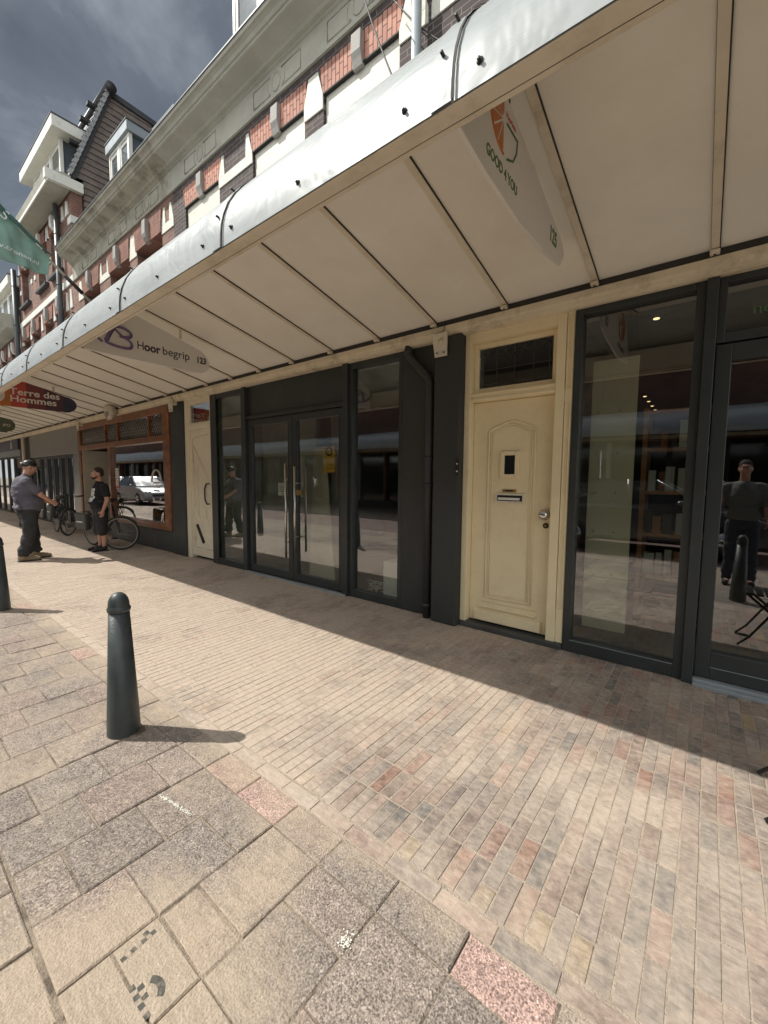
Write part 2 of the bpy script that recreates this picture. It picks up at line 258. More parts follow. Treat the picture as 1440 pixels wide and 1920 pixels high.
# ------------------------------------------------------------------ helpers
ORG = {}
def org(o): return ORG.get(o.name, Vector((0, 0, 0))) if o else Vector((0, 0, 0))
class MB:
    def __init__(s): s.v = []; s.f = []; s.sm = []
    def add(s, vs, fs, smooth=False):
        n = len(s.v); s.v += [tuple(v) for v in vs]; s.f += [tuple(i+n for i in f) for f in fs]; s.sm += [smooth]*len(fs); return s
    def box(s, x0, x1, y0, y1, z0, z1):
        vs = [(x, y, z) for x in (x0, x1) for y in (y0, y1) for z in (z0, z1)]
        return s.add(vs, [(0, 1, 3, 2), (4, 6, 7, 5), (0, 4, 5, 1), (2, 3, 7, 6), (0, 2, 6, 4), (1, 5, 7, 3)])
    def prism(s, poly, axis, a, b, smooth=False):
        # poly: 2D points; axis 'X': (y,z), 'Y': (x,z), 'Z': (x,y)
        def P(u, v, w): return {'X': (w, u, v), 'Y': (u, w, v), 'Z': (u, v, w)}[axis]
        n = len(poly); vs = [P(*p, a) for p in poly]+[P(*p, b) for p in poly]
        fs = [(i, (i+1) % n, n+(i+1) % n, n+i) for i in range(n)]
        k = len(s.v); s.add(vs, fs, smooth); s.f += [tuple(k+i for i in reversed(range(n))), tuple(k+n+i for i in range(n))]; s.sm += [False, False]
        return s
    def sheet(s, prof, x0, x1, nx=1, smooth=True):   # open profile (y,z) extruded along X
        n = len(prof); vs = []
        for i in range(nx+1):
            x = x0+(x1-x0)*i/nx; vs += [(x, y, z) for y, z in prof]
        fs = [(i*n+j, i*n+j+1, (i+1)*n+j+1, (i+1)*n+j) for i in range(nx) for j in range(n-1)]
        return s.add(vs, fs, smooth)
    def tube(s, pts, r, n=10, caps=True, smooth=True, closed=False):
        pts = [Vector(p) for p in pts]; m = len(pts); rs = r if isinstance(r, (list, tuple)) else [r]*m
        vs = []; up = None
        for i, p in enumerate(pts):
            if closed: d = (pts[(i+1) % m]-pts[i-1])
            else: d = pts[min(i+1, m-1)]-pts[max(i-1, 0)]
            d.normalize()
            if up is None:
                up = Vector((0, 0, 1)) if abs(d.z) < .9 else Vector((1, 0, 0))
            a = d.cross(up).normalized(); b = a.cross(d).normalized(); up = b
            vs += [p+(a*math.cos(2*math.pi*k/n)+b*math.sin(2*math.pi*k/n))*rs[i] for k in range(n)]
        fs = []
        for i in range(m if closed else m-1):
            j = (i+1) % m
            fs += [(i*n+k, i*n+(k+1) % n, j*n+(k+1) % n, j*n+k) for k in range(n)]
        if caps and not closed: fs += [tuple(reversed(range(n))), tuple((m-1)*n+k for k in range(n))]
        return s.add(vs, fs, smooth)
    def lathe(s, prof, c=(0, 0, 0), n=32, smooth=True):   # prof (r,z)
        c = Vector(c); m = len(prof)
        vs = [c+Vector((r*math.cos(2*math.pi*k/n), r*math.sin(2*math.pi*k/n), z)) for r, z in prof for k in range(n)]
        fs = [(i*n+k, i*n+(k+1) % n, (i+1)*n+(k+1) % n, (i+1)*n+k) for i in range(m-1) for k in range(n)]
        fs += [tuple(reversed(range(n))), tuple((m-1)*n+k for k in range(n))]
        return s.add(vs, fs, smooth)
    def ball(s, c, r, n=16, m=10):
        c = Vector(c); r = r if isinstance(r, (tuple, list)) else (r, r, r)
        vs = [c+Vector((r[0]*math.sin(math.pi*i/m)*math.cos(2*math.pi*k/n), r[1]*math.sin(math.pi*i/m)*math.sin(2*math.pi*k/n), r[2]*math.cos(math.pi*i/m))) for i in range(m+1) for k in range(n)]
        fs = [(i*n+k, (i+1)*n+k, (i+1)*n+(k+1) % n, i*n+(k+1) % n) for i in range(m) for k in range(n)]
        return s.add(vs, fs, True)
    def build(s, name, m, parent=None, bevel=0, label=None, weld=False, auto=True):
        me = bpy.data.meshes.new(name); o0 = org(parent)
        me.from_pydata([(v[0]-o0.x, v[1]-o0.y, v[2]-o0.z) for v in s.v], [], s.f); me.materials.append(MT[m] if isinstance(m, str) else m)
        me.polygons.foreach_set('use_smooth', s.sm)
        bm = bmesh.new(); bm.from_mesh(me)
        if weld: bmesh.ops.remove_doubles(bm, verts=bm.verts, dist=1e-5)
        bmesh.ops.recalc_face_normals(bm, faces=bm.faces); bm.to_mesh(me); bm.free()
        me.update()
        o = bpy.data.objects.new(name, me); col.objects.link(o)
        if parent: o.parent = parent; ORG[o.name] = o0
        if bevel:
            b = o.modifiers.new('bevel', 'BEVEL'); b.width = bevel; b.segments = 2; b.limit_method = 'ANGLE'; b.angle_limit = R_(40)
        if label: o['label'] = label
        return o
def thing(name, label, cat, loc=(0, 0, 0), group=None, rotz=0, local=False):
    o = bpy.data.objects.new(name, None); col.objects.link(o); o.location = loc; o.rotation_euler = (0, 0, rotz); o.empty_display_size = .2
    o['label'] = label; o['category'] = cat
    if group: o['group'] = group
    ORG[o.name] = Vector((0, 0, 0)) if local else Vector(loc)
    return o
def tag(o, label, cat, group=None):
    o['label'] = label; o['category'] = cat
    if group: o['group'] = group
    return o
def struct(o): o['kind'] = 'structure'; return o
def copy_tree(o, parent=None):
    c = o.copy(); col.objects.link(c)
    if parent: c.parent = parent
    for ch in list(o.children): copy_tree(ch, c)
    return c
def text(name, body, size, m, parent, origin, u, v, depth=.002, bold=0, align='LEFT', sx=1, space=1, label=None):
    cu_ = bpy.data.curves.new(name, 'FONT'); cu_.body = body; cu_.size = size; cu_.extrude = depth; cu_.offset = bold; cu_.align_x = align; cu_.space_character = space; cu_.resolution_u = 4
    ob = bpy.data.objects.new(name, cu_); col.objects.link(ob)
    dg = bpy.context.evaluated_depsgraph_get(); me = bpy.data.meshes.new_from_object(ob.evaluated_get(dg)); bpy.data.objects.remove(ob)
    u = Vector(u).normalized(); v = Vector(v).normalized(); w = u.cross(v)
    o0 = org(parent); og = Vector(origin)-o0
    for vt in me.vertices: vt.co = og+u*vt.co.x*sx+v*vt.co.y+w*vt.co.z
    me.materials.clear(); me.materials.append(MT[m])
    o = bpy.data.objects.new(name, me); col.objects.link(o); o.parent = parent; ORG[o.name] = o0
    if label: o['label'] = label
    return o
def attrs(me, cols, sand):
    a = me.color_attributes.new('col', 'FLOAT_COLOR', 'POINT'); a.data.foreach_set('color', [x for c in cols for x in (*c, 1)])
    b = me.attributes.new('sand', 'FLOAT', 'POINT'); b.data.foreach_set('value', sand)

# ------------------------------------------------------------------ ground
o = MB().add([(-400, -400, -.03), (400, -400, -.03), (400, 400, -.03), (-400, 400, -.03)], [(0, 1, 2, 3)]).build('ground', 'jointdark'); struct(o)
o = MB().box(-60, 30, -4.2, -1.5, -.028, -.012).build('road', 'road'); struct(o)
o = MB().box(-60, 30, -12, -4.2, -.026, -.004).build('far_pavement', 'paveopp'); struct(o)

def sandf(x, y):
    g = lambda cx, cy, r, a: a*math.exp(-(((x-cx)/r)**2+((y-cy)/r)**2))
    if y > 1.11: return .17*max(0, min(1, (-x-.5)/1.9))+.09*math.exp(-((y-2.0)/.45)**2)*max(0, min(1, (.6-x)/.8))+.10*math.exp(-((y-1.15)/.10)**2)
    e = .24*math.exp(-((y-1.12)/.13)**2)*(1 if x < -.55 else .5)
    return e+g(-1.35, .38, .22, .36)+g(-1.12, .42, .16, .28)+g(-.95, .55, .16, .20)+g(-1.15, .80, .15, .20)+g(-1.45, .62, .10, .12)+(.08 if x < -2.4 else 0)+(.10 if y < .24 else 0)
o = MB().box(-60, 4, -1.5, 1.10, -.0295, -.0045).build('tile_joint_sand', 'joint2'); struct(o)
def stones(rects, name, m, chamf=.0028, hvar=.0007, tilt=.004, zbot=-.03, div=1):
    vs = []; fs = []; cs = []; sd = []
    for (x0, x1, y0, y1, c, s_) in rects:
        z = random.gauss(0, hvar); tx = random.gauss(0, tilt); ty = random.gauss(0, tilt)
        xc, yc = (x0+x1)/2, (y0+y1)/2; n = len(vs); k = chamf; j = lambda: random.uniform(-.0018, .0018)
        top = [(x0+k+j(), y0+k+j()), (x1-k+j(), y0+k+j()), (x1-k+j(), y1-k+j()), (x0+k+j(), y1-k+j())]
        mid = [(x0, y0), (x1, y0), (x1, y1), (x0, y1)]
        for px, py in top: vs.append((px, py, z+tx*(px-xc)+ty*(py-yc)))
        for px, py in mid: vs.append((px, py, z-.004+tx*(px-xc)+ty*(py-yc)))
        for px, py in mid: vs.append((px, py, zbot))
        if div == 1: fs.append((n, n+1, n+2, n+3))
        for a in range(4):
            b = (a+1) % 4; fs += [(n+4+a, n+4+b, n+b, n+a), (n+8+a, n+8+b, n+4+b, n+4+a)]
        cs += [c]*12; sd += [s_+sandf(vs[n+q_][0], vs[n+q_][1]) for q_ in range(12)]
        if div > 1:
            n2 = len(vs); A, B, C_2, D = [Vector(v) for v in vs[n:n+4]]
            for ii in range(div+1):
                for jj in range(div+1):
                    u_, v_ = ii/div, jj/div; pp_2 = (A*(1-u_)+B*u_)*(1-v_)+(D*(1-u_)+C_2*u_)*v_; vs.append(tuple(pp_2)); cs.append(c); sd.append(s_+sandf(pp_2.x, pp_2.y))
            fs += [(n2+ii*(div+1)+jj, n2+(ii+1)*(div+1)+jj, n2+(ii+1)*(div+1)+jj+1, n2+ii*(div+1)+jj+1) for ii in range(div) for jj in range(div)]
    me = bpy.data.meshes.new(name); me.from_pydata(vs, [], fs); me.materials.append(MT[m]); attrs(me, cs, sd)
    o = bpy.data.objects.new(name, me); col.objects.link(o); return o
BR = [(.31, .235, .195), (.285, .225, .19), (.315, .245, .20), (.26, .22, .195), (.30, .22, .18), (.33, .215, .175), (.215, .20, .18), (.31, .265, .22), (.27, .23, .20), (.26, .225, .195), (.245, .215, .19)]
rects = []
x = -25.0; pitch = .0605
while x < 1.6:
    y = 1.186
    first = True
    L_ = random.choice([.19, .19, .095, .13]) if random.random() < .6 else .19
    while y < 3.60:
        y1 = min(y+L_, 3.60)
        if y1-y > .03:
            c = random.choice(BR)
            rr = random.random()
            if rr < .012: c = (.43, .31, .18)
            elif rr < .05: c = (.34, .20, .15)
            elif rr < .10: c = (.19, .185, .17)
            if first and L_ < .15 and random.random() < .4: c = (.42, .325, .21)
            cl = noise.noise(Vector((x*.9, y*1.3, 3)))
            c = tuple(.85*q+.15*w for q, w in zip(c, (.30, .235, .195))); kk = .77*(1+.15*cl+random.uniform(-.13, .13)); c = tuple(q*kk for q in c)
            s_ = random.uniform(-.045, .045)
            g_ = .0014
            gx = random.uniform(.0006, .0022); gy = random.uniform(.0012, .0032); rects.append((x+gx, x+pitch-random.uniform(.0006, .0022), y+gy, y1-gy, c, s_))
        y = y1; first = False
        L_ = .19+random.uniform(-.004, .004)
        if random.random() < .04: L_ = .095
    x += pitch
struct(stones(rects, 'clinker_pavement', 'clinker'))
o = MB().box(-60, 4, 1.10, 3.70, -.029, -.0022).build('pavement_joint_sand', 'joint'); struct(o)
# narrow band of stretchers between tiles and clinkers
rects = []; x = -25
while x < 1.6:
    l = .20+random.uniform(-.01, .01); c = random.choice(BR)
    rects.append((x+.0015, x+l-.0015, 1.112, 1.178, tuple(q*.85 for q in c), random.uniform(-.08, .04))); x += l
struct(stones(rects, 'kerb_band', 'clinker'))
# concrete tiles, columns run away from the kerb, half tiles along the edge
TL = [(.30, .25, .212), (.285, .24, .207), (.31, .255, .217), (.27, .23, .20), (.295, .25, .217), (.31, .247, .212)]
PINK = (.46, .32, .275)
rects = []; W = .272; i = -90
while -1.60+W*i < 1.8:
    x = -1.60+W*i; xm = x+W/2
    c = random.choice(TL)
    if i in (0, 4, -9, -16) or (i < -4 and i % 5 == 0 and False): c = PINK
    sx = random.uniform(-.06, .02)
    if c is PINK: sx = -.16
    if i == -1: c = (.40, .28, .235)
    rects.append((x, x+W, .968, 1.108, c, sx))
    js = [.968, .805, .52, .25] if i % 2 == 0 else [.968, .66, .39, .25]
    if i == 1: js = [.968, .65, .52, .385, .25]
    for y1, y0 in zip(js, js[1:]):
        b = random.uniform(.94, 1.05); c = tuple(q*b for q in random.choice(TL)); s_ = random.uniform(-.05, .02)
        rects.append((x, x+W, y0, y1, c, s_))
    y = .243; k = 0
    while y > -1.5:
        y0 = max(y-(.27 if (k or i % 2) else .135), -1.5); b = random.uniform(.9, 1.1); c = tuple(q*b for q in random.choice(TL))
        if y-y0 > .03: rects.append((x+.07, x+W+.07, y0, y, c, random.uniform(-.05, .06)))
        y = y0; k += 1
    i += 1
rects = [(a+.0025, b-.0025, c+.0025, d-.0025, e, f) for a, b, c, d, e, f in rects]
struct(stones(rects, 'tile_pavement', 'tile', chamf=.005, hvar=.002, tilt=.007, div=5))

# ------------------------------------------------------------------ canopy over the pavement
FY = 3.62                      # facade plane
def soff(y): return 2.915+.225*(3.5-y)
def make_canopy(x0, x1, label, seam0=-.76, detail=True, mirror=None):
    cp = thing('shop_canopy', label, 'canopy', (x1, 1.32, 2.7) if not mirror else (x1, mirror-1.32, 2.7))
    Y = (lambda y: y) if not mirror else (lambda y: mirror-y)
    prof = [(1.318, 2.70), (1.32, 2.76), (1.326, 2.82), (1.34, 2.88), (1.37, 2.96), (1.41, 3.03), (1.46, 3.095), (1.52, 3.157), (1.60, 3.232), (1.70, 3.315), (1.82, 3.38), (1.95, 3.41), (2.1, 3.405)]
    P = [(Y(y), z) for y, z in prof]
    seams = []; s = seam0+1.45*2
    while s > x0: seams.append(s); s -= 1.45
    ed = [x for x in seams if x < x1]; ed = [x1]+ed+[x0]
    th = .004
    for i in range(len(ed)-1):
        a, b = ed[i+1], ed[i]
        if b-a < .05: continue
        inner = [(y+(th if not mirror else -th), z) for y, z in reversed(P)]
        m = MB(); m.sheet(P, a+.004, b-.004, 6); m.sheet([(y+(.004 if not mirror else -.004), z-.002) for y, z in P], a+.004, b-.004, 1)
        pn = m.build('front_panel', 'alu', cp)
        if detail and a > -21:
            # bolts on lower flange
            for k in range(3):
                bx = a+(.10, .65, 1.25)[k] if b-a > 1.3 else a+.1+.3*k; q = MB(); q.tube([(bx, 1.328, 2.775), (bx, 1.308, 2.775)], .0065, 8).tube([(bx, 1.328, 2.775), (bx, 1.318, 2.775)], .012, 12); q.build('bolt', 'black', pn)
    for s in ed[1:-1]:
        if detail:
            m = MB(); PP = [(y-.006, z+.002) for y, z in prof[:11]]
            m.sheet(PP, s-.085, s+.0, 1); m.sheet([(y+.003, z-.002) for y, z in PP], s-.085, s, 1)
            cs_ = m.build('cover_strip', 'alu', cp)
            g = MB().sheet([(y-.003, z+.002) for y, z in PP], s, s+.011, 1).build('seam', 'gasket', cp)
            if s > -14:
                for (by, bz) in ((1.335, 2.88), (1.43, 3.075)):
                    q = MB(); q.tube([(s-.045, by+.01, bz), (s-.045, by-.018, bz+.006)], .0065, 8); q.build('bolt', 'black', cs_)
    def bx(a0, a1, y0, y1, z0, z1, nm, mt, bev=0, par=cp):
        yy = sorted((Y(y0), Y(y1))); return MB().box(a0, a1, yy[0], yy[1], z0, z1).build(nm, mt, par, bevel=bev)
    # lip frame: flat bottom of the front box with a thin dark rebate
    bx(x0, x1, 1.323, 1.395, 2.695, 2.74, 'lip_frame', 'rib', .003)
    bx(x0, x1, 1.395, 1.402, 2.70, 2.74, 'lip_rebate', 'gasket')
    bx(x0, x1, 1.402, 1.432, 2.705, 2.74, 'lip_inner_frame', 'rib', .003)
    bx(x0, x1, 1.425, 1.433, 2.741, 2.98, 'inner_upstand', 'soffit')
    # soffit and roof deck
    m = MB(); s0, s1 = Y(1.78), Y(3.5)
    pts = [(s0, soff(1.78)), (s1, soff(3.5)), (s1, soff(3.5)+.03), (s0, soff(1.78)+.03)]
    m.prism(pts, 'X', x0, x1); m.build('soffit', 'soffit', cp)
    m = MB(); m.prism([(Y(2.1), 3.402), (Y(3.6), 3.01), (Y(3.6), 2.99), (Y(2.1), 3.38)], 'X', x0, x1); m.build('roof_sheet', 'alu', cp)
    # ribs
    k = 0; xr = -.055+.7*4
    rib0 = None
    while xr > x0:
        if xr < x1-.05 and (detail or k % 3 == 0):
            if rib0 is None:
                m = MB(); w_ = .021; d_ = .016
                a, b = (1.78, soff(1.78)), (3.5, soff(3.5))
                vs = []
                for (y, z) in (a, b):
                    for dx, dz in ((-w_, -.0005), (-w_, -d_), (w_, -d_), (w_, -.0005)): vs.append((xr+dx, Y(y), z+dz))
                m.add(vs, [(0, 4, 5, 1), (1, 5, 6, 2), (2, 6, 7, 3), (0, 1, 2, 3), (4, 7, 6, 5)])
                rib0 = m.build('rib', 'rib', cp)
                m = MB()
                for sx in (-1, 1):
                    e0, e1 = sorted((sx*w_, sx*(w_+(.006 if sx > 0 else .002))))
                    vs = [(xr+e, Y(y), z+dz) for (y, z) in (a, b) for e, dz in ((e0, -.001), (e0, -.010), (e1, -.010), (e1, -.001))]
                    m.add(vs, [(0, 4, 5, 1), (1, 5, 6, 2), (2, 6, 7, 3), (0, 1, 2, 3), (4, 7, 6, 5)])
                g0 = m.build('gasket', 'gasket', rib0)
                if detail:
                    c0 = MB().box(xr-.026, xr+.026, 3.447, 3.50, soff(3.5)-.042, soff(3.5)-.018).build('clip', 'rib', rib0, bevel=.003)
                    c1 = MB().tube([(xr, 3.47, soff(3.5)-.046), (xr, 3.47, soff(3.5)-.04)], .008, 8).build('screw', 'gasket', rib0)
                rx = xr
            else:
                c = rib0.copy(); col.objects.link(c); c.parent = cp; c.location.x = rib0.location.x+(xr-rx)
                if xr > -15:
                    for ch in rib0.children:
                        d = ch.copy(); col.objects.link(d); d.parent = c
                else:
                    d = g0.copy(); col.objects.link(d); d.parent = c
        xr -= .7; k += 1
    # dark-coloured strip painting shade into the gap over the beam; beam on the wall
    bx(x0, x1, 3.49, 3.52, 2.862, 2.905, 'beam_gap_shade', 'gasket')
    m = MB(); pr = [(Y(3.50), 2.775), (Y(3.495), 2.80), (Y(3.478), 2.812), (Y(3.478), 2.862), (Y(3.52), 2.868), (Y(3.619), 2.868), (Y(3.619), 2.76), (Y(3.53), 2.76)]
    m.prism(pr, 'X', x0, x1); m.build('beam', 'beam', cp, bevel=.004)
    return cp
canopy = make_canopy(-34, 1.9, 'long cream-bellied aluminium canopy with curved front edge over the pavement', detail=True)

# ------------------------------------------------------------------ upper facades
def box_part(name, mt, par, x0, x1, y0, y1, z0, z1, bev=.004, label=None): return MB().box(x0, x1, y0, y1, z0, z1).build(name, mt, par, bevel=bev, label=label)
def facade(root, x0, x1, z0, z1, holes, mt, y=FY, th=.3):
    # wall with rectangular openings, all one mesh
    xs = sorted({x0, x1, *[h[0] for h in holes], *[h[1] for h in holes]}); zs = sorted({z0, z1, *[h[2] for h in holes], *[h[3] for h in holes]})
    m = MB()
    def hole(xa, za): return any(h[0] < xa < h[1] and h[2] < za < h[3] for h in holes)
    for i in range(len(xs)-1):
        for j in range(len(zs)-1):
            if not hole((xs[i]+xs[i+1])/2, (zs[j]+zs[j+1])/2):
                a, b, c, d = xs[i], xs[i+1], zs[j], zs[j+1]
                m.add([(a, y, c), (b, y, c), (b, y, d), (a, y, d)], [(0, 1, 2, 3)])
    for (a, b, c, d) in holes:
        m.add([(a, y, c), (a, y+th, c), (a, y+th, d), (a, y, d)], [(0, 1, 2, 3)]); m.add([(b, y, c), (b, y+th, c), (b, y+th, d), (b, y, d)], [(0, 3, 2, 1)])
        m.add([(a, y, d), (b, y, d), (b, y+th, d), (a, y+th, d)], [(0, 1, 2, 3)]); m.add([(a, y, c), (b, y, c), (b, y+th, c), (a, y+th, c)], [(0, 3, 2, 1)])
    return m.build('wall', mt, root)
def window(root, x0, x1, z0, z1, y=FY+.1, fr='white', gl='wglass', mull=True, wd_=.055):
    m = MB()
    m.box(x0, x0+wd_, y, y+.07, z0, z1).box(x1-wd_, x1, y, y+.07, z0, z1).box(x0+wd_, x1-wd_, y, y+.07, z1-wd_, z1).box(x0+wd_, x1-wd_, y, y+.07, z0, z0+wd_)
    if mull: m.box((x0+x1)/2-.03, (x0+x1)/2+.03, y+.002, y+.068, z0+wd_, z1-wd_)
    f = m.build('window', fr, root, bevel=.004)
    MB().box(x0+wd_, x1-wd_, y+.04, y+.05, z0+wd_, z1-wd_).build('pane', gl, f)
    return f
def arch(root, x0, x1, zb, zt, mt, flare=.05, y=FY):
    return MB().prism([(x0, zb), (x1, zb), (x1+flare, zt), (x0-flare, zt)], 'Y', y-.008, y+.05).build('flat_arch', mt, root)
def keystone(root, xc, zb, zt, w=.085, d=.09, y=FY, mt='keystone', tall=0):
    m = MB(); pr = [(y+.02, zt), (y-d, zt), (y-d-.005, zb+.09), (y-d+.015, zb+.03), (y-.02, zb-.05-tall), (y+.02, zb-.05-tall)]
    m.prism(pr, 'X', xc-w, xc+w); return m.build('keystone', mt, root, bevel=.006)
def cornice(root, x0, x1, z, mt, circles, y=FY, lend=False, rend=False, h=1.0):
    pr = [(y, z), (y-.03, z), (y-.035, z+.33), (y-.06, z+.342), (y-.06, z+.362), (y-.10, z+.372), (y-.115, z+.41), (y-.15, z+.425), (y-.28, z+.468), (y-.295, z+.48), (y-.295, z+.505), (y-.315, z+.515), (y-.33, z+.55), (y-.355, z+.575), (y-.38, z+.585), (y-.39, z+.63), (y, z+.68)]
    c = MB().prism(pr, 'X', x0, x1).build('cornice', mt, root)
    q = MB().box(x0-.005, x1+.005, y-.402, y-.37, z+.628, z+.646).build('gutter_edge', 'darkpipe', c)
    yy = y-.034
    for cx in circles:
        m = MB()
        m.tube([(cx+.085*math.cos(a), yy, z+.165*h+.105*math.sin(a)) for a in [2*math.pi*i/24 for i in range(24)]], .009, 6, closed=True)
        for s in (-1, 1):
            a, b = sorted((cx+s*.13, cx+s*.50)); e = .055
            arc = [(cx+s*(.10+.045*math.cos(t)), yy, z+.165*h+.105*math.sin(t)) for t in [math.pi*(-.5+i/8) for i in range(9)]]
            pts = [(cx+s*.115, yy, z+.06*h), (cx+s*.48, yy, z+.06*h), (cx+s*.48, yy, z+.27*h), (cx+s*.115, yy, z+.27*h)]+[(cx+s*(.115+.06*math.cos(t)), yy, z+.165*h-.1*math.sin(t)) for t in [math.pi*(-.35+.7*i/6) for i in range(7)]]
            m.tube(pts, .008, 5, closed=True)
        m.build('panel_moulding', mt, c)
    return c
def upier(root, x0, x1, y=FY, mt='plaster'):
    m = MB(); d = y-.014
    m.box(x0, x1, d, y+.01, 5.78, 5.92)
    for s, xe in ((1, x0), (-1, x1)):
        P = [(xe, 5.92), (xe+s*.16, 5.92), (xe+s*.14, 6.20), (xe+s*.085, 6.20)]
        m.prism(P if s > 0 else P[::-1], 'Y', d, y+.01)
    return m.build('stone_band', mt, root, bevel=.003)
def wedge(root, x0, x1, y=FY, mt='plaster'):
    P = [(x0, 5.76), (x1, 5.76), (x1-.0, 5.92), (x1-.085, 6.2), (x0+.085, 6.2), (x0, 5.92)]
    return MB().prism(P, 'Y', y-.014, y+.01).build('stone_wedge', mt, root, bevel=.003)
def pipe_v(root, x, z0, z1, y, r, mt, name='downpipe'):
    m = MB().tube([(x, y, z0), (x, y, z1)], r, 14)
    p_ = m.build(name, mt, root)
    zz = z0+.9
    while zz < z1: MB().tube([(x, y, zz), (x, y, zz+.035)], r+.008, 14).build('pipe_clamp', mt, p_); zz += 1.25
    return p_

# -- building with shop 123 below
WB1 = [(-3.81, -2.70), (-5.22, -4.14), (-7.13, -6.08)]
b1 = thing('brick_house', 'narrow brick house with white-banded dark brickwork and clean grey cornice above shop 123', 'house', (-4.95, 3.8, 0), 'terraced houses along the canopy')
facade(b1, -7.55, -2.35, 2.76, 6.36, [(a, b, 4.0, 5.92) for a, b in WB1], 'brick_dark')
for a, b in WB1:
    arch(b1, a, b, 5.92, 6.22, 'brick_arch'); keystone(b1, (a+b)/2, 5.93, 6.22, w=.07, d=.055)
    f = window(b1, a+.02, b-.02, 4.0, 5.55, y=FY+.09, fr='white')
    sb = MB().box(a+.02, b-.02, FY+.028, FY+.16, 5.56, 5.90).build('shutter_box', 'plaster', b1, bevel=.003)
    MB().box(a+.10, b-.10, FY+.09, FY+.12, 5.505, 5.555).build('shutter_slot', 'gasket', sb)
    MB().box(a-.01, b+.01, FY-.012, FY+.03, 5.905, 5.922).build('arch_angle', 'gasket', b1)
wedge(b1, -4.14, -3.81); upier(b1, -6.08, -5.22); upier(b1, -2.70, -2.36)
cornice(b1, -7.54, -2.36, 6.33, 'stone', [(a+b)/2+.03 for a, b in WB1])
MB().add([(-7.55, FY, 6.7), (-2.35, FY, 6.7), (-2.35, 8, 9.6), (-7.55, 8, 9.6), (-7.55, 12, 6.7), (-2.35, 12, 6.7)], [(0, 1, 2, 3), (3, 2, 5, 4)]).build('roof', 'roof', b1)
# its dormer
def dormer(root, x0, x1, y, z0, z1, depth, side='slate', nwin=2, over=.18, fas=.26, trim='white', fo=None):
    fo = over*1.6 if fo is None else fo
    d = MB().box(x0+.05, x1-.05, y+.03, y+depth, z0, z1).build('dormer', side, root)
    s = MB().box(x0-over, x1+over, y-fo, y+depth, z1, z1+fas).build('dormer_roof', trim, d, bevel=.01)
    MB().box(x0-over-.01, x1+over+.01, y-fo-.012, y+depth+.01, z1+fas, z1+fas+.03).build('roof_edge', 'roof', d)
    n = nwin; w_ = (x1-x0)/n
    for i in range(n):
        xa = x0+i*w_; m = MB(); t_ = .06
        m.box(xa, xa+t_, y-.02, y+.06, z0, z1).box(xa+w_-t_, xa+w_, y-.022, y+.06, z0, z1).box(xa+t_, xa+w_-t_, y-.02, y+.06, z1-t_, z1).box(xa+t_, xa+w_-t_, y-.02, y+.06, z0, z0+t_)
        m.box(xa+t_+.02, xa+t_+.07, y-.01, y+.05, z0+t_, z1-t_).box(xa+w_-t_-.07, xa+w_-t_-.02, y-.01, y+.05, z0+t_, z1-t_).box(xa+t_+.07, xa+w_-t_-.07, y-.008, y+.05, z1-t_-.09, z1-t_-.02)
        f = m.build('dormer_window', 'white', d, bevel=.004)
    MB().box(x0+.05, x1-.05, y+.01, y+.025, z0+.02, z1-.02).build('dormer_panes', 'wglass', d)
    return d
dormer(b1, -6.52, -4.2, 4.2, 7.2, 10.6, 2.5, nwin=3)
box_part('gutter_end', 'darkpipe', b1, -7.45, -6.7, 3.26, 3.40, 7.0, 7.08)

# -- right-hand building with shop 125 below
b0 = thing('brick_house', 'brick house above shop 125, mostly hidden behind the nearest stretch of canopy', 'house', (.3, 3.8, 0), 'terraced houses along the canopy')
facade(b0, -2.35, 2.9, 2.76, 6.36, [(-.75, .35, 4.0, 5.92)], 'brick_dark'); window(b0, -.73, .33, 4.0, 5.9)
arch(b0, -.75, .35, 5.92, 6.2, 'brick_arch'); upier(b0, -2.32, -1.9)
cornice(b0, -2.345, 2.9, 6.33, 'stone', [-1.2, .4, 2.0])
MB().add([(-2.35, FY, 6.7), (2.9, FY, 6.7), (2.9, 8, 9.6), (-2.35, 8, 9.6), (-2.35, 12, 6.7), (2.9, 12, 6.7)], [(0, 1, 2, 3), (3, 2, 5, 4)]).build('roof', 'roof', b0)
pipe_v(b0, -2.43, 3.0, 6.2, FY-.1, .048, 'zinc', 'drainpipe')

# -- house above the wooden shopfront
WB2 = [(-9.09, -8.0), (-10.5, -9.44), (-12.2, -11.12)]
b2 = thing('brick_house', 'redder brick house with stained cornice and deep-set windows above the mahogany shopfront', 'house', (-10.2, 3.8, 0), 'terraced houses along the canopy')
facade(b2, -12.87, -7.55, 2.76, 6.36, [(a, b, 4.0, 5.90) for a, b in WB2], 'brick_red')
for a, b in WB2:
    m = MB().prism([(a, 5.82), (b, 5.82), (b+.05, 6.2), (a-.05, 6.2)], 'Y', FY-.035, FY+.2).build('flat_arch', 'brick_arch2', b2)
    keystone(b2, (a+b)/2, 5.86, 6.20, w=.07, d=.10)
    window(b2, a+.02, b-.02, 4.0, 5.8, y=FY+.18, fr='keystone')
wedge(b2, -9.44, -9.09); upier(b2, -11.12, -10.5); upier(b2, -8.0, -7.54); wedge(b2, -12.55, -12.2)
cornice(b2, -12.84, -7.545, 6.33, 'stoneold', [(a+b)/2+.03 for a, b in WB2])
MB().add([(-12.87, FY, 6.7), (-7.55, FY, 6.7), (-7.55, 8, 9.0), (-12.87, 8, 9.0), (-12.87, 12, 6.7), (-7.55, 12, 6.7)], [(0, 1, 2, 3), (3, 2, 5, 4)]).build('roof', 'roof', b2)
dormer(b2, -12.05, -10.85, 4.25, 7.2, 9.28, 2.6, nwin=2, over=.05, fas=.22, trim='zinc')

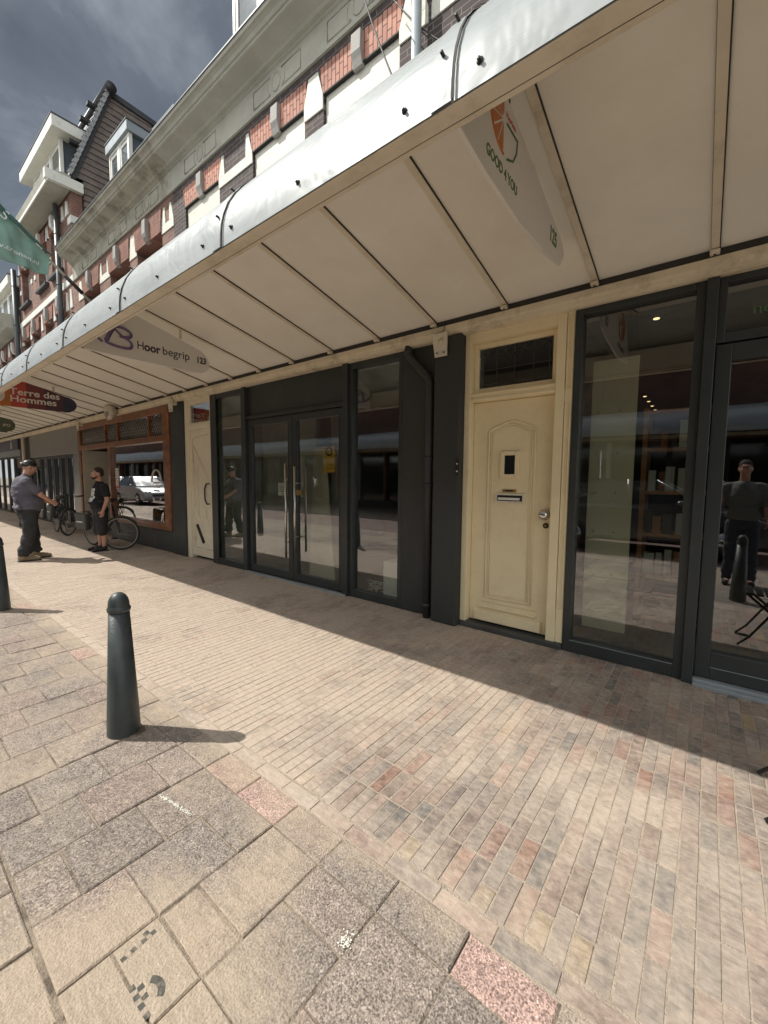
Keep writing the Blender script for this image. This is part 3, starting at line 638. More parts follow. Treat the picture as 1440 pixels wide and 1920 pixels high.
# -- gabled house with boarded side wall
b3 = thing('gabled_house', 'tall red brick house with grey boarded gable side, dormer and boxed eaves', 'house', (-15.6, 3.8, 0), 'terraced houses along the canopy')
XG = -12.86
UW = [(-17.95, -17.0), (-16.0, -15.05), (-14.65, -13.7)]
LW = [(-18.15, -17.25), (-17.0, -16.1), (-15.6, -14.7), (-14.45, -13.55)]
facade(b3, -18.35, XG-.01, 2.76, 8.5, [(a, b, 6.9, 8.02) for a, b in UW]+[(a, b, 4.4, 5.9) for a, b in LW], 'brick_red')
for a, b in UW:
    window(b3, a+.02, b-.02, 6.95, 8.0, y=FY+.16); box_part('sill', 'dark', b3, a-.06, b+.06, FY-.10, FY+.15, 6.83, 6.90)
    MB().prism([(a, 8.0), (b, 8.0), (b+.05, 8.34), (a-.05, 8.34)], 'Y', FY-.05, FY+.15).build('flat_arch', 'brick_arch2', b3); keystone(b3, (a+b)/2, 8.03, 8.34, w=.08, d=.12, mt='white')
for x in (-18.2, -16.85, -16.45, -14.98, -14.85, -13.55, -13.2):
    box_part('quoin', 'white', b3, x, x+.16, FY-.02, FY+.02, 7.35, 7.48, 0)
    MB().prism([(x-.05, 8.0), (x+.17, 8.0), (x+.10, 8.34), (x+.02, 8.34)], 'Y', FY-.03, FY+.02).build('stone_wedge', 'white', b3)
for a, b in LW:
    MB().prism([(a, 5.85), (b, 5.85), (b+.05, 6.2), (a-.05, 6.2)], 'Y', FY-.05, FY+.15).build('flat_arch', 'brick_arch2', b3); keystone(b3, (a+b)/2, 5.88, 6.2, w=.08, d=.12)
    window(b3, a+.02, b-.02, 4.4, 5.85, y=FY+.16)
for x in (-18.2, -17.125, -15.85, -14.575, -13.45, -13.1):
    MB().prism([(x-.1, 5.75), (x+.1, 5.75), (x+.04, 6.2), (x-.04, 6.2)], 'Y', FY-.025, FY+.02).build('stone_wedge', 'white', b3)
box_part('stone_band', 'white', b3, -18.35, XG-.01, FY-.03, FY+.01, 6.33, 6.50)
box_part('side_wall_return', 'brick_red', b3, XG-.25, XG, FY+.001, FY+.25, 6.5, 8.5, 0)
for z in (6.9, 7.75): box_part('quoin', 'white', b3, XG-.24, XG+.02, FY-.022, FY+.22, z, z+.17, .003)
# boxed eaves
m = MB().prism([(3.60, 8.46), (3.15, 8.46), (3.14, 8.50), (3.17, 8.52), (3.12, 8.70), (3.45, 8.80), (3.62, 8.80)], 'X', -18.4, XG+.10); ev = m.build('eaves', 'stone', b3)
MB().box(-18.41, XG+.11, 3.135, 3.16, 8.455, 8.53).build('eaves_trim', 'white', ev)
MB().box(XG-.02, XG+.115, 3.10, 3.88, 8.50, 8.74).build('eaves_return', 'white', ev, bevel=.01)
# side gable: clapboards, each lapping the one below
RY0, RZ0, RY1, RZ1 = 3.60, 8.85, 4.55, 11.45
m = MB(); z = 6.4
while z < RZ1-.05:
    ys = FY+.26 if z < 8.75 else RY0+(z-RZ0)/(RZ1-RZ0)*(RY1-RY0)+.12
    ye = 9.0 if z < 11.2 else 5.6
    zt = min(z+.155, RZ1-.03)
    m.add([(XG+.032, ys, z), (XG+.032, ye, z), (XG+.004, ye, zt+.02), (XG+.004, ys+.06, zt+.02), (XG, ys, z), (XG, ye, z)], [(0, 1, 2, 3), (0, 4, 5, 1)])
    z += .155
m.build('clapboards', 'siding', b3)
MB().prism([(3.9, 6.4), (9, 6.4), (9, 11.1), (RY1, RZ1-.02), (RY0+.3, RZ0)], 'X', XG-.12, XG-.012).build('gable_wall', 'slate', b3)
rf = MB().prism([(RY0, RZ0-.05), (RY1, RZ1), (9, 11.25), (9, 11.1), (RY1+.06, RZ1-.14), (RY0+.13, RZ0-.05)], 'X', -18.4, XG+.07).build('roof', 'roof', b3)
# stepped tile edge up the verge
n = 17
for i in range(n):
    t0 = i/n; y = RY0+(RY1-RY0)*t0; z = RZ0+(RZ1-RZ0)*t0
    MB().add([(XG+.13, y-.07, z), (XG+.13, y+.03, z+.17), (XG-.10, y+.03, z+.17), (XG-.10, y-.07, z), (XG+.13, y+.03, z-.02), (XG+.13, y+.10, z+.13), (XG+.09, y+.10, z+.13), (XG+.09, y+.03, z-.02)], [(0, 1, 2, 3), (0, 4, 5, 1), (4, 7, 6, 5)]).build('verge_tile', 'roofend', rf)
MB().tube([(XG+.2, RY1+.02, RZ1-.01), (-18.4, RY1+.02, RZ1-.01)], .13, 14).build('ridge_cap', 'black', rf)
for t in (.35, .62, .80): MB().box(XG-.3, XG-.16, RY0+(RY1-RY0)*t-.22, RY0+(RY1-RY0)*t, RZ0+(RZ1-RZ0)*t+.02, RZ0+(RZ1-RZ0)*t+.10).build('roof_hook', 'black', rf)
dormer(b3, -16.1, -13.5, 3.64, 8.8, 10.04, 1.2, nwin=3, over=.34, fas=.27, fo=.25)
pipe_v(b3, -13.62, 3.0, 8.4, FY-.12, .06, 'darkpipe', 'drainpipe')

# -- farther houses
b4 = thing('brick_house', 'far brick house with white-fasciaed dormer, leftmost in the terrace', 'house', (-21, 3.8, 0), 'terraced houses along the canopy')
facade(b4, -24.2, -18.36, 2.76, 6.5, [(-20.0, -19.1, 4.4, 5.75), (-21.6, -20.7, 4.4, 5.75), (-23.2, -22.3, 4.4, 5.75)], 'brick_red')
for a in (-20.0, -21.6, -23.2): window(b4, a+.02, a+.88, 4.4, 5.73, y=FY+.15); arch(b4, a, a+.9, 5.75, 6.1, 'brick_arch2', y=FY-.02); keystone(b4, a+.45, 5.78, 6.1, mt='white', w=.07)
for a in (-18.7, -20.35, -22.0): wedge(b4, a-.12, a+.12, mt='white')
m = MB().prism([(FY, 6.3), (FY-.35, 6.35), (FY-.5, 6.6), (FY-.55, 6.75), (FY, 6.8)], 'X', -24.2, -18.5); m.build('cornice', 'stone', b4)
MB().add([(-24.2, FY, 6.8), (-18.4, FY, 6.8), (-18.4, 8, 9.4), (-24.2, 8, 9.4)], [(0, 1, 2, 3)]).build('roof', 'roof', b4)
dormer(b4, -22.4, -19.45, 3.7, 6.95, 8.05, 2.4, side='brick_dark', nwin=3, over=.12, fas=.3)
pipe_v(b4, -18.42, 3.0, 8.2, FY-.12, .07, 'darkpipe', 'drainpipe')
b5 = thing('brick_house', 'plain brick house at the far end of the canopy, beyond the navy shop', 'house', (-29, 3.8, 0), 'terraced houses along the canopy')
facade(b5, -40, -24.21, 0, 6.9, [], 'brick_red')
MB().add([(-40, FY, 6.9), (-24.2, FY, 6.9), (-24.2, 8, 9.4), (-40, 8, 9.4)], [(0, 1, 2, 3)]).build('roof', 'roof', b5)

# ------------------------------------------------------------------ shopfronts
def frame_rect(m, x0, x1, z0, z1, w_, y0, y1, wb=None, wt=None):
    wb = wb or w_; wt = wt or w_
    m.box(x0, x0+w_, y0, y1, z0, z1).box(x1-w_, x1, y0, y1, z0, z1).box(x0+w_, x1-w_, y0+.001, y1-.001, z1-wt, z1).box(x0+w_, x1-w_, y0+.001, y1-.001, z0, z0+wb)
    return m
def pane(x0, x1, z0, z1, y, par, mt='glass'): return MB().box(x0, x1, y, y+.008, z0, z1).build('pane', mt, par)
def room(root, x0, x1, y0, y1, zc, wall='inwall', floor='floor', name='shop_interior', back=None):
    r = MB().add([(x0, y0, .02), (x1, y0, .02), (x1, y1, .02), (x0, y1, .02)], [(0, 1, 2, 3)]).build(name, floor, root)
    MB().add([(x0, y0, .02), (x0, y1, .02), (x0, y1, zc), (x0, y0, zc)], [(0, 1, 2, 3)]).add([(x1, y0, .02), (x1, y1, .02), (x1, y1, zc), (x1, y0, zc)], [(0, 1, 2, 3)]).build('side_wall', wall, r)
    MB().add([(x0, y1, .02), (x1, y1, .02), (x1, y1, zc), (x0, y1, zc)], [(0, 1, 2, 3)]).build('back_wall', back or wall, r)
    MB().add([(x0, y0, zc), (x1, y0, zc), (x1, y1, zc), (x0, y1, zc)], [(0, 1, 2, 3)]).build('ceiling', wall, r)
    return r
Y0 = 3.60
# --- shop 123 (dark frame, double glass doors)
sf = thing('shopfront', 'dark anthracite shopfront with double glass doors and long steel handles', 'shopfront', (-4.5, Y0, 0))
w = frame_rect(MB(), -6.47, -5.50, 0, 2.765, .0, 0, 0) if False else MB()
frame_rect(w, -6.47, -5.535, 0.0, 2.765, .075, Y0+.0, Y0+.09, wb=.10)
w.box(-6.47-.0, -6.30, Y0-.012, Y0+.0, 0, 2.765)
fl = w.build('window_frame', 'dark', sf, bevel=.004); pane(-6.395, -5.61, .10, 2.69, Y0+.05, fl)
MB().box(-5.53, -5.455, Y0-.035, Y0+.09, .0, 2.765).build('mullion', 'dark', sf, bevel=.004)
MB().box(-3.455, -3.375, Y0-.035, Y0+.09, 0, 2.765).build('mullion', 'dark', sf, bevel=.004)
MB().box(-5.45, -3.46, Y0+.03, Y0+.10, 2.335, 2.765).build('fascia_panel', 'dark', sf, bevel=.004)
MB().box(-5.45, -3.46, Y0-.012, Y0+.10, 2.285, 2.33).build('transom', 'dark', sf, bevel=.004)
for (a, b, hx) in ((-5.44, -4.43, -4.49), (-4.42, -3.465, -4.30)):
    d = frame_rect(MB(), a, b, .03, 2.275, .085, Y0+.01, Y0+.07, wb=.10, wt=.09).build('door', 'dark', sf, bevel=.004)
    pane(a+.085, b-.085, .13, 2.185, Y0+.035, d)
    h = MB()
    z0h, z1h = (.33, 1.62) if hx < -4.4 else (.42, 1.58)
    h.tube([(hx, Y0-.06, z0h), (hx, Y0-.06, z1h)], .016, 12)
    for zz in (z0h+.22, z1h-.22): h.tube([(hx, Y0-.06, zz), (hx, Y0+.03, zz)], .009, 8)
    h.build('door_handle', 'steel', d)
    g = MB(); g.box(a+.075, a+.085, Y0+.008, Y0+.012, .13, 2.185).box(b-.085, b-.075, Y0+.008, Y0+.012, .13, 2.185); g.build('glazing_bead', 'black', d)
MB().box(-4.325, -4.245, Y0-.012, Y0+.008, 1.20, 1.27).build('lock', 'brass', sf)
fr = frame_rect(MB(), -3.37, -2.60, 0, 2.765, .05, Y0, Y0+.09, wb=.09, wt=.07).build('window_frame', 'dark', sf, bevel=.004); pane(-3.32, -2.65, .09, 2.695, Y0+.05, fr)
MB().box(-5.5, -3.4, Y0-.05, Y0-.0, -.01, .02).build('threshold', 'zinc', sf, bevel=.004)
rm = room(sf, -6.47, -2.6, Y0+.12, 9.5, 2.75)
MB().box(-6.4, -5.0, 4.55, 4.65, .03, 2.74).box(-5.0, -4.55, 4.9, 5.0, .03, 2.74).build('added_partition', 'inwall', rm)  # pale wall added to catch outdoor light and brighten the room's left half
MB().box(-3.9, -3.1, 6.2, 9.4, .03, 2.74).build('rear_partition', 'inwalldark', rm)
# --- dark wall and pilaster between 123 and the cream door
pl = thing('pilaster', 'dark painted wall pier with a bent drainpipe between shop 123 and the cream door', 'wall pier', (-2.1, Y0, 0))
MB().box(-2.595, -2.14, Y0-.004, Y0+.2, 0, 2.765).build('wall_panel', 'darkwall', pl)
MB().box(-2.14, -1.86, Y0-.12, Y0+.2, 0, 2.765).build('pier', 'darkwall', pl, bevel=.012)
pp = MB().tube([(-2.49, Y0-.06, 2.78), (-2.49, Y0-.06, 2.70), (-2.47, Y0-.06, 2.66), (-2.25, Y0-.06, 2.43), (-2.225, Y0-.06, 2.38), (-2.225, Y0-.06, 0)], .037, 16).build('drainpipe', 'darkwall', pl)
for z in (1.62, 1.35, .12): MB().tube([(-2.225, Y0-.06, z), (-2.225, Y0-.06, z+.03)], .046, 16).build('pipe_clamp', 'darkwall', pp)
MB().tube([(-2.49, Y0-.06, 2.70), (-2.49, Y0-.06, 2.74)], .045, 16).build('pipe_clamp', 'darkwall', pp)
db = thing('doorbell', 'small black doorbell with two buttons on the edge of the dark pier', 'doorbell', (-1.862, Y0-.13, 1.5))
MB().box(-1.878, -1.845, Y0-.142, Y0-.12, 1.46, 1.62).build('case', 'black', db, bevel=.004)
for z in (1.50, 1.57): MB().tube([(-1.862, Y0-.146, z), (-1.862, Y0-.14, z)], .008, 10).build('button', 'paper', db)
# --- cream front door
dd = thing('front_door', 'cream panelled front door with small square window and leaded light above', 'door', (-1.4, Y0, 0))
YD = Y0+.06
m = MB(); m.box(-1.86, -1.80, Y0-.03, YD+.08, .05, 2.77).box(-1.04, -.965, Y0-.03, YD+.08, .05, 2.77).box(-1.80, -1.04, Y0-.029, YD+.08, 2.68, 2.77).box(-1.80, -1.04, Y0-.02, YD+.08, 2.145, 2.225)
fr = m.build('door_frame', 'cream', dd, bevel=.006)
MB().box(-1.80, -1.04, Y0-.035, Y0-.018, 2.15, 2.17).box(-1.80, -1.04, Y0-.03, Y0-.018, 2.20, 2.215).build('frame_moulding', 'cream', fr, bevel=.004)
m = frame_rect(MB(), -1.799, -1.041, 2.226, 2.679, .045, YD-.02, YD+.03); tr = m.build('transom_window', 'cream', dd, bevel=.005)
pane(-1.755, -1.085, 2.27, 2.635, YD+.01, tr, 'leadglass')
m = MB()
XA, XB, ZA, ZB = -1.753, -1.087, 2.273, 2.633
n = 8
for i in range(n+1):
    x = XA+(XB-XA)*i/n; m.box(x-.003, x+.003, YD+.002, YD+.012, ZB-.07, ZB) if i % 2 == 0 or i in (0, n) else m.box(x-.003, x+.003, YD+.002, YD+.012, ZB-.045, ZB)
for i in range(n):
    xa = XA+(XB-XA)*i/n; xb = xa+(XB-XA)/n; xm = (xa+xb)/2; dz = .115 if i in (3, 4) else .085
    m.tube([(xa, YD+.006, ZB-.05), (xm, YD+.006, ZB-dz), (xb, YD+.006, ZB-.05)], .003, 5)
    m.tube([(xa, YD+.006, ZB-.05), (xm, YD+.006, ZB-.012), (xb, YD+.006, ZB-.05)], .0025, 5)
m.box(XA, XB, YD+.002, YD+.012, ZA+.03, ZA+.036).box(XA+.03, XA+.036, YD+.002, YD+.012, ZA, ZB-.05).box(XB-.036, XB-.03, YD+.002, YD+.012, ZA, ZB-.05)
for i in (2, 4, 6): x = XA+(XB-XA)*i/n; m.box(x-.002, x+.002, YD+.002, YD+.012, ZA, ZB-.1)
m.box(XA, XB, YD+.002, YD+.012, ZA+.16, ZA+.164); m.build('lead_cames', 'lead', tr)
m = MB(); m.box(-1.798, -1.042, YD, YD+.045, .06, 2.142)
dl = m.build('door_leaf', 'cream', dd, bevel=.004)
def mould(pts, r, name, par, y=YD-.002, mt='cream'): return MB().tube([(x, y, z) for x, z in pts], r, 6, closed=True, smooth=True).build(name, mt, par)
mould([(-1.64, .30), (-1.64, 1.87), (-1.60, 1.895), (-1.47, 1.945), (-1.425, 1.952), (-1.38, 1.945), (-1.25, 1.895), (-1.21, 1.87), (-1.21, .30)], .011, 'panel_moulding', dl)
mould([(-1.615, .325), (-1.615, 1.855), (-1.47, 1.918), (-1.425, 1.925), (-1.38, 1.918), (-1.235, 1.855), (-1.235, .325)], .006, 'panel_moulding', dl)
mould([(-1.60, .34), (-1.60, 1.842), (-1.47, 1.902), (-1.425, 1.908), (-1.38, 1.902), (-1.25, 1.842), (-1.25, .34)], .005, 'panel_moulding', dl)
MB().box(-1.70, -1.15, YD-.028, YD, .20, .215).box(-1.70, -1.15, YD-.012, YD, .255, .262).box(-1.735, -1.105, YD-.035, YD-.001, .075, .165).build('weather_board', 'cream', dl, bevel=.006)
m = frame_rect(MB(), -1.515, -1.345, 1.44, 1.68, .035, YD-.028, YD-.001).build('small_window', 'cream', dl, bevel=.004); MB().box(-1.48, -1.38, YD-.012, YD-.004, 1.475, 1.645).build('pane', 'shadow_glass', m)
m = frame_rect(MB(), -1.56, -1.29, 1.215, 1.30, .016, YD-.018, YD-.001).build('letter_box', 'creamlight', dl, bevel=.003)
MB().box(-1.54, -1.31, YD-.006, YD-.002, 1.232, 1.285).build('slot', 'black', m); MB().box(-1.53, -1.33, YD-.022, YD-.006, 1.24, 1.262).build('flap', 'paper', m, bevel=.003)
MB().box(-1.495, -1.365, YD-.012, YD-.001, 1.312, 1.336).build('name_plate', 'brass', dl, bevel=.004); MB().box(-1.465, -1.395, YD-.014, YD-.011, 1.317, 1.331).build('name_strip', 'black', dl)
MB().lathe([(.001, 0), (.036, 0), (.038, .01), (.03, .03), (.034, .05), (.03, .062), (.001, .066)], n=20)
k = MB().ball((-1.105, YD-.045, 1.125), (.043, .03, .043)).tube([(-1.105, YD-.03, 1.125), (-1.105, YD, 1.125)], .046, 20).build('door_knob', 'chrome', dl)
MB().tube([(-1.095, YD-.012, 1.03), (-1.095, YD, 1.03)], .023, 18).build('lock_rosette', 'black', dl); MB().tube([(-1.095, YD-.016, 1.03), (-1.095, YD-.01, 1.03)], .010, 12).build('lock_cylinder', 'brass', dl)
# narrow cream post with two raised strips
MB().box(-.964, -.905, Y0-.02, Y0+.12, .05, 2.77).build('side_post', 'cream', dd, bevel=.006)
for (a, b) in ((.35, 2.05), (2.16, 2.72)): frame_rect(MB(), -.958, -.912, a, b, .008, Y0-.034, Y0-.0195).build('raised_strip', 'cream', dd, bevel=.003)
MB().box(-1.86, -.905, Y0-.045, Y0+.2, -.01, .048).build('threshold', 'dado', dd, bevel=.01)
MB().box(-1.8, -1.0, YD+.2, YD+.21, 0, 2.77).build('backing', 'inwalldark', dd)

# --- shop 125
s5 = thing('shopfront', 'dark anthracite shopfront at the right edge with glass door and green lettering', 'shopfront', (.3, Y0, 0))
fr = frame_rect(MB(), -.90, -.085, 0, 2.765, .055, Y0-.03, Y0+.07, wb=.10, wt=.05).build('window_frame', 'dark', s5, bevel=.004); pane(-.845, -.14, .10, 2.715, Y0+.03, fr)
MB().box(-.845, -.14, Y0-.034, Y0-.03, .10, .104).build('glazing_bead', 'zinc', fr)
MB().box(-.085, -.02, Y0-.06, Y0+.07, 0, 2.765).build('mullion', 'dark', s5, bevel=.004)
tf = frame_rect(MB(), -.02, 1.4, 2.34, 2.765, .045, Y0-.02, Y0+.07, wb=.06).build('transom_frame', 'dark', s5, bevel=.004); pane(.025, 1.355, 2.40, 2.72, Y0+.03, tf)
text('window_lettering', 'no.125', .10, 'green', s5, (.155, Y0+.022, 2.50), (1, 0, 0), (0, 0, 1), .001)
dr = frame_rect(MB(), -.015, .95, .05, 2.33, .085, Y0-.01, Y0+.06, wb=.19, wt=.11).build('door', 'dark', s5, bevel=.004); pane(.07, .865, .24, 2.22, Y0+.03, dr)
MB().box(.07, .865, Y0-.014, Y0-.01, .13, .134).build('kick_trim', 'zinc', dr)
MB().box(-.02, 1.4, Y0-.09, Y0-.01, -.01, .022).box(-.02, 1.4, Y0-.06, Y0, .022, .045).build('threshold', 'zinc', s5, bevel=.004)
MB().box(.95, 1.4, Y0-.03, Y0+.07, 0, 2.34).build('door_post', 'dark', s5)
MB().box(1.4, 3.0, Y0-.03, Y0+.1, 0, 2.765).build('side_wall', 'darkwall', s5)
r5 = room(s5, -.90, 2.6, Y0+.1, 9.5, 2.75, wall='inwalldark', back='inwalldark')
pb = thing('pegboard_stand', 'tall pale pegboard panel with small hooks standing behind the right-hand window', 'display panel', (-.7, 4.0, 0))
MB().box(-.84, -.50, 3.96, 3.98, .12, 2.44).build('board', 'pegboard', pb, bevel=.003)
for z in (.62, .98, 1.32, 1.65, 2.0):
    for x in (-.78, -.62): MB().tube([(x, 3.96, z), (x, 3.935, z), (x, 3.93, z+.012)], .004, 6).build('hook', 'brass', pb)
sh = thing('shelf_unit', 'orange-brown wooden shelf unit with goods inside the right-hand shop', 'shelf', (-.3, 4.7, 0))
m = MB(); m.box(-.52, -.48, 4.6, 4.95, .02, 2.1).box(.0, .04, 4.6, 4.95, .02, 2.1)
for z in (.1, .5, .9, 1.3, 1.7, 2.05): m.box(-.48, 0, 4.6, 4.95, z, z+.03)
m.build('shelf_frame', 'shelf', sh)
gm = [MT['inwall'], MT['shelf'], MT['dado'], MT['wood'], MT['brass'], MT['trousers']]
for z in (.53, .93, 1.33, 1.73):
    x = -.46
    while x < -.06:
        w_ = random.uniform(.04, .08); h_ = random.uniform(.12, .26); m = MB().box(x, x+w_, 4.63, 4.63+w_, z, z+h_); m.build('packet', random.choice(gm), sh); x += w_+random.uniform(.005, .03)
for i, (x, y) in enumerate(((-.40, 3.95), (-.84, 7.4), (-.84, 7.9), (-.84, 8.4), (-.84, 8.9))):
    t_ = thing('ceiling_spot', 'lit recessed ceiling spot inside the right-hand shop', 'spot lamp', (x, y, 2.72), 'row of ceiling spots')
    MB().tube([(x, y, 2.745), (x, y, 2.70)], .035, 16).build('housing', 'black', t_); MB().tube([(x, y, 2.699), (x, y, 2.694)], .022, 14).build('lens', 'lamp', t_)

for k_, (x, y) in enumerate(((-.42, 4.5), (-.38, 6.0))):
    ld = bpy.data.lights.new('spot_light', 'SPOT'); ld.energy = 3.5; ld.color = (1, .8, .55); ld.spot_size = R_(120); ld.shadow_soft_size = .04
    lo_ = bpy.data.objects.new('spot_light', ld); col.objects.link(lo_); lo_.location = (x, y, 2.66)
# --- items in shop 123
ck = thing('wall_clock', 'round black station clock on the back wall of shop 123', 'clock', (-5.6, 8.5, 2.4))
MB().tube([(-5.9, 8.6, 2.42), (-5.9, 8.52, 2.42)], .33, 32).build('clock_case', 'black', ck); MB().tube([(-5.9, 8.515, 2.42), (-5.9, 8.51, 2.42)], .27, 32).build('clock_face', 'inwall', ck)
MB().box(-5.915, -5.885, 8.50, 8.508, 2.42, 2.64).box(-5.9, -5.74, 8.50, 8.508, 2.405, 2.43).build('clock_hands', 'black', ck)
yc = thing('hanging_card', 'yellow door-hanger card behind the right leaf of the glass doors', 'card', (-3.82, Y0+.10, 1.7))
MB().box(-3.90, -3.70, Y0+.09, Y0+.094, 1.50, 1.83).build('card', 'yellow', yc)
MB().tube([(-3.80+.05*math.cos(a), Y0+.087, 1.765+.05*math.sin(a)) for a in [i*math.pi/8 for i in range(16)]], .012, 6, closed=True).build('ring_print', 'dark', yc)
MB().tube([(-3.86, Y0+.09, 1.83), (-3.80, Y0+.085, 2.0), (-3.75, Y0+.09, 1.83)], .004, 6).build('string', 'black', yc)
for z in (1.545, 1.59): MB().box(-3.87, -3.73, Y0+.087, Y0+.09, z, z+.012).build('card_print', 'brass', yc)
nt_ = MB().box(-4.78, -4.62, Y0+.045, Y0+.047, 1.18, 1.36).build('paper_notice', 'paper'); tag(nt_, 'small white paper notice taped inside the left glass door', 'notice')
for z in (1.31, 1.285, 1.26, 1.235): MB().box(-4.76, -4.64, Y0+.0435, Y0+.0448, z, z+.006).build('print_line', 'ink', nt_)
bd = thing('leaning_board', 'pale glass board leaning diagonally just inside the double doors', 'board', (-4.3, 4.2, 0))
MB().add([(-4.30, 3.80, .05), (-3.80, 3.80, .05), (-4.12, 3.95, 1.85), (-4.36, 3.95, 1.85), (-4.30, 3.785, .05), (-3.80, 3.785, .05), (-4.12, 3.935, 1.85), (-4.36, 3.935, 1.85)], [(0, 1, 2, 3), (7, 6, 5, 4), (0, 4, 5, 1), (1, 5, 6, 2), (2, 6, 7, 3), (3, 7, 4, 0)]).build('sheet', 'beige', bd)
bx_ = thing('white_box', 'small white cabinet standing on the floor behind the right window of shop 123', 'cabinet', (-2.8, 3.85, 0))
MB().box(-3.0, -2.66, 3.80, 4.1, .03, .45).build('cabinet', 'paper', bx_, bevel=.006)
m = MB(); random.seed(3)
for i in range(5):
    a = -3.2+random.uniform(-.05, .25); m.tube([(a+.05*t*math.sin(t*2+i), 3.76+.02*t, .03+.16*math.sin(math.pi*t/5)) for t in range(6)], .004, 6)
cb = m.build('loose_cables', 'paper'); tag(cb, 'tangle of thin white cables on the floor by the white cabinet', 'cables')

# --- cream side door left of 123
d2 = thing('side_door', 'cream door with diagonal boarding and black hexagonal handle beside the mahogany shopfront', 'door', (-6.9, Y0, 0))
m = MB(); m.box(-7.31, -7.20, Y0-.02, Y0+.1, .0, 2.77).box(-7.20, -6.471, Y0-.018, Y0+.1, 2.25, 2.33).box(-7.20, -6.471, Y0-.018, Y0+.1, 2.70, 2.77); fr = m.build('door_frame', 'creampale', d2, bevel=.006)
tr = frame_rect(MB(), -7.199, -6.475, 2.331, 2.699, .03, Y0+.0, Y0+.05).build('transom_window', 'creampale', d2, bevel=.004); pane(-7.165, -6.505, 2.365, 2.665, Y0+.02, tr)
dl = MB().box(-7.198, -6.475, Y0+.02, Y0+.06, .05, 2.248).build('door_leaf', 'creampale', d2, bevel=.004)
def bar(m, x0, z0, x1, z1, w_=.012, y=Y0+.012): m.tube([(x0, y+.006, z0), (x1, y+.006, z1)], w_, 6)
m = MB()
for pts in ([(-7.12, .2), (-7.12, 2.1), (-6.6, 2.14)], [(-7.09, 1.98), (-6.5, 1.25)], [(-7.09, 1.86), (-7.09, .95), (-6.98, .78)], [(-6.95, 1.62), (-6.95, .75), (-6.72, .42)], [(-7.12, .2), (-6.5, .2)], [(-7.08, .75), (-7.08, .3)], [(-6.7, 1.3), (-6.7, .75), (-6.62, .62)]):
    for a, b in zip(pts, pts[1:]): bar(m, *a, *b, .007)
m.build('door_grooves', 'rib', dl)
m = MB()
for i in range(14):
    x = -7.05+i*.10; z0 = 2.1
    za = 1.95-i*.115; m.tube([(-7.08, Y0+.0195, za), (-6.49, Y0+.0195, za-.62 if za > .85 else za-.1)], .003, 5)
m.build('board_lines', 'rib', dl)
MB().tube([(-6.66, Y0-.03, z) if k else (-6.60, Y0-.03, z) for k, z in ((0, 1.32), (1, 1.24), (1, 1.06), (0, .98))], .013, 8).tube([(-6.60, Y0-.03, 1.32), (-6.60, Y0+.02, 1.32)], .012, 8).tube([(-6.60, Y0-.03, .98), (-6.60, Y0+.02, .98)], .012, 8).build('handle', 'black', dl)
MB().tube([(-7.01, Y0+.008, .60), (-6.80, Y0+.008, .30)], .026, 8).build('letter_plate', 'black', dl)
text('transom_lettering', 'Terre des', .11, 'signwhite', tr, (-7.12, Y0+.008, 2.52), (1, 0, 0), (0, 0, 1), .001) if False else None
# dark pier
p2 = MB().box(-7.80, -7.315, Y0-.05, Y0+.15, 0, 2.765).build('wall_pier', 'dark', bevel=.01); tag(p2, 'dark green-grey pier between mahogany shopfront and diagonal-boarded cream door', 'wall pier')

# --- mahogany shopfront
ws = thing('shopfront', 'varnished mahogany shopfront with leaded top lights and recessed entrance', 'shopfront', (-10.5, Y0, 0))
m = MB(); m.box(-8.10, -7.805, Y0-.04, Y0+.12, .44, 2.765).box(-13.0, -12.86, Y0-.04, Y0+.12, 0.02, 2.765).box(-12.86, -8.10, Y0-.038, Y0+.12, 2.62, 2.765).box(-12.86, -8.10, Y0-.038, Y0+.12, 2.10, 2.22)
m.box(-10.98, -10.84, Y0-.036, Y0+.10, .44, 2.10).box(-10.84, -8.10, Y0-.036, Y0+.1, .44, .54)
for x in (-11.15, -10.40, -8.80): m.box(x, x+.06, Y0-.034, Y0+.08, 2.22, 2.62)
wf = m.build('timber_frame', 'wood', ws, bevel=.01)
MB().box(-8.09, -7.83, Y0-.065, Y0-.041, .44, 2.70).box(-10.9, -7.82, Y0-.075, Y0-.04, .42, .455).build('timber_moulding', 'wood', wf, bevel=.008)
MB().box(-8.2, -7.805, Y0-.058, Y0-.0, 2.62, 2.765).build('frame_head', 'wood', wf, bevel=.01)
pane(-10.84, -8.10, .54, 2.10, Y0+.03, ws)
for (a, b) in ((-12.86, -11.15), (-11.09, -10.40), (-10.34, -8.80), (-8.74, -8.10)):
    g_ = pane(a, b, 2.22, 2.62, Y0+.03, ws, 'leadglass'); m = MB(); s_ = .085; k = a-.4
    while k < b:
        for sg in (1, -1):
            x0_, z0_, x1_, z1_ = (k, 2.22, k+.27, 2.62) if sg > 0 else (k+.27, 2.22, k, 2.62)
            def clipx(x0, z0, x1, z1):
                ts = [0, 1]
                if x0 < a: ts[0] = max(ts[0], (a-x0)/(x1-x0))
                if x1 < a: ts[1] = min(ts[1], (a-x0)/(x1-x0))
                if x0 > b: ts[0] = max(ts[0], (b-x0)/(x1-x0))
                if x1 > b: ts[1] = min(ts[1], (b-x0)/(x1-x0))
                return ts
            t0, t1 = clipx(x0_, z0_, x1_, z1_)
            if t1 > t0+.02: m.tube([(x0_+(x1_-x0_)*t0, Y0+.026, z0_+(z1_-z0_)*t0), (x0_+(x1_-x0_)*t1, Y0+.026, z0_+(z1_-z0_)*t1)], .005, 4)
        k += s_
    m.build('lead_lattice', 'keystone', g_)
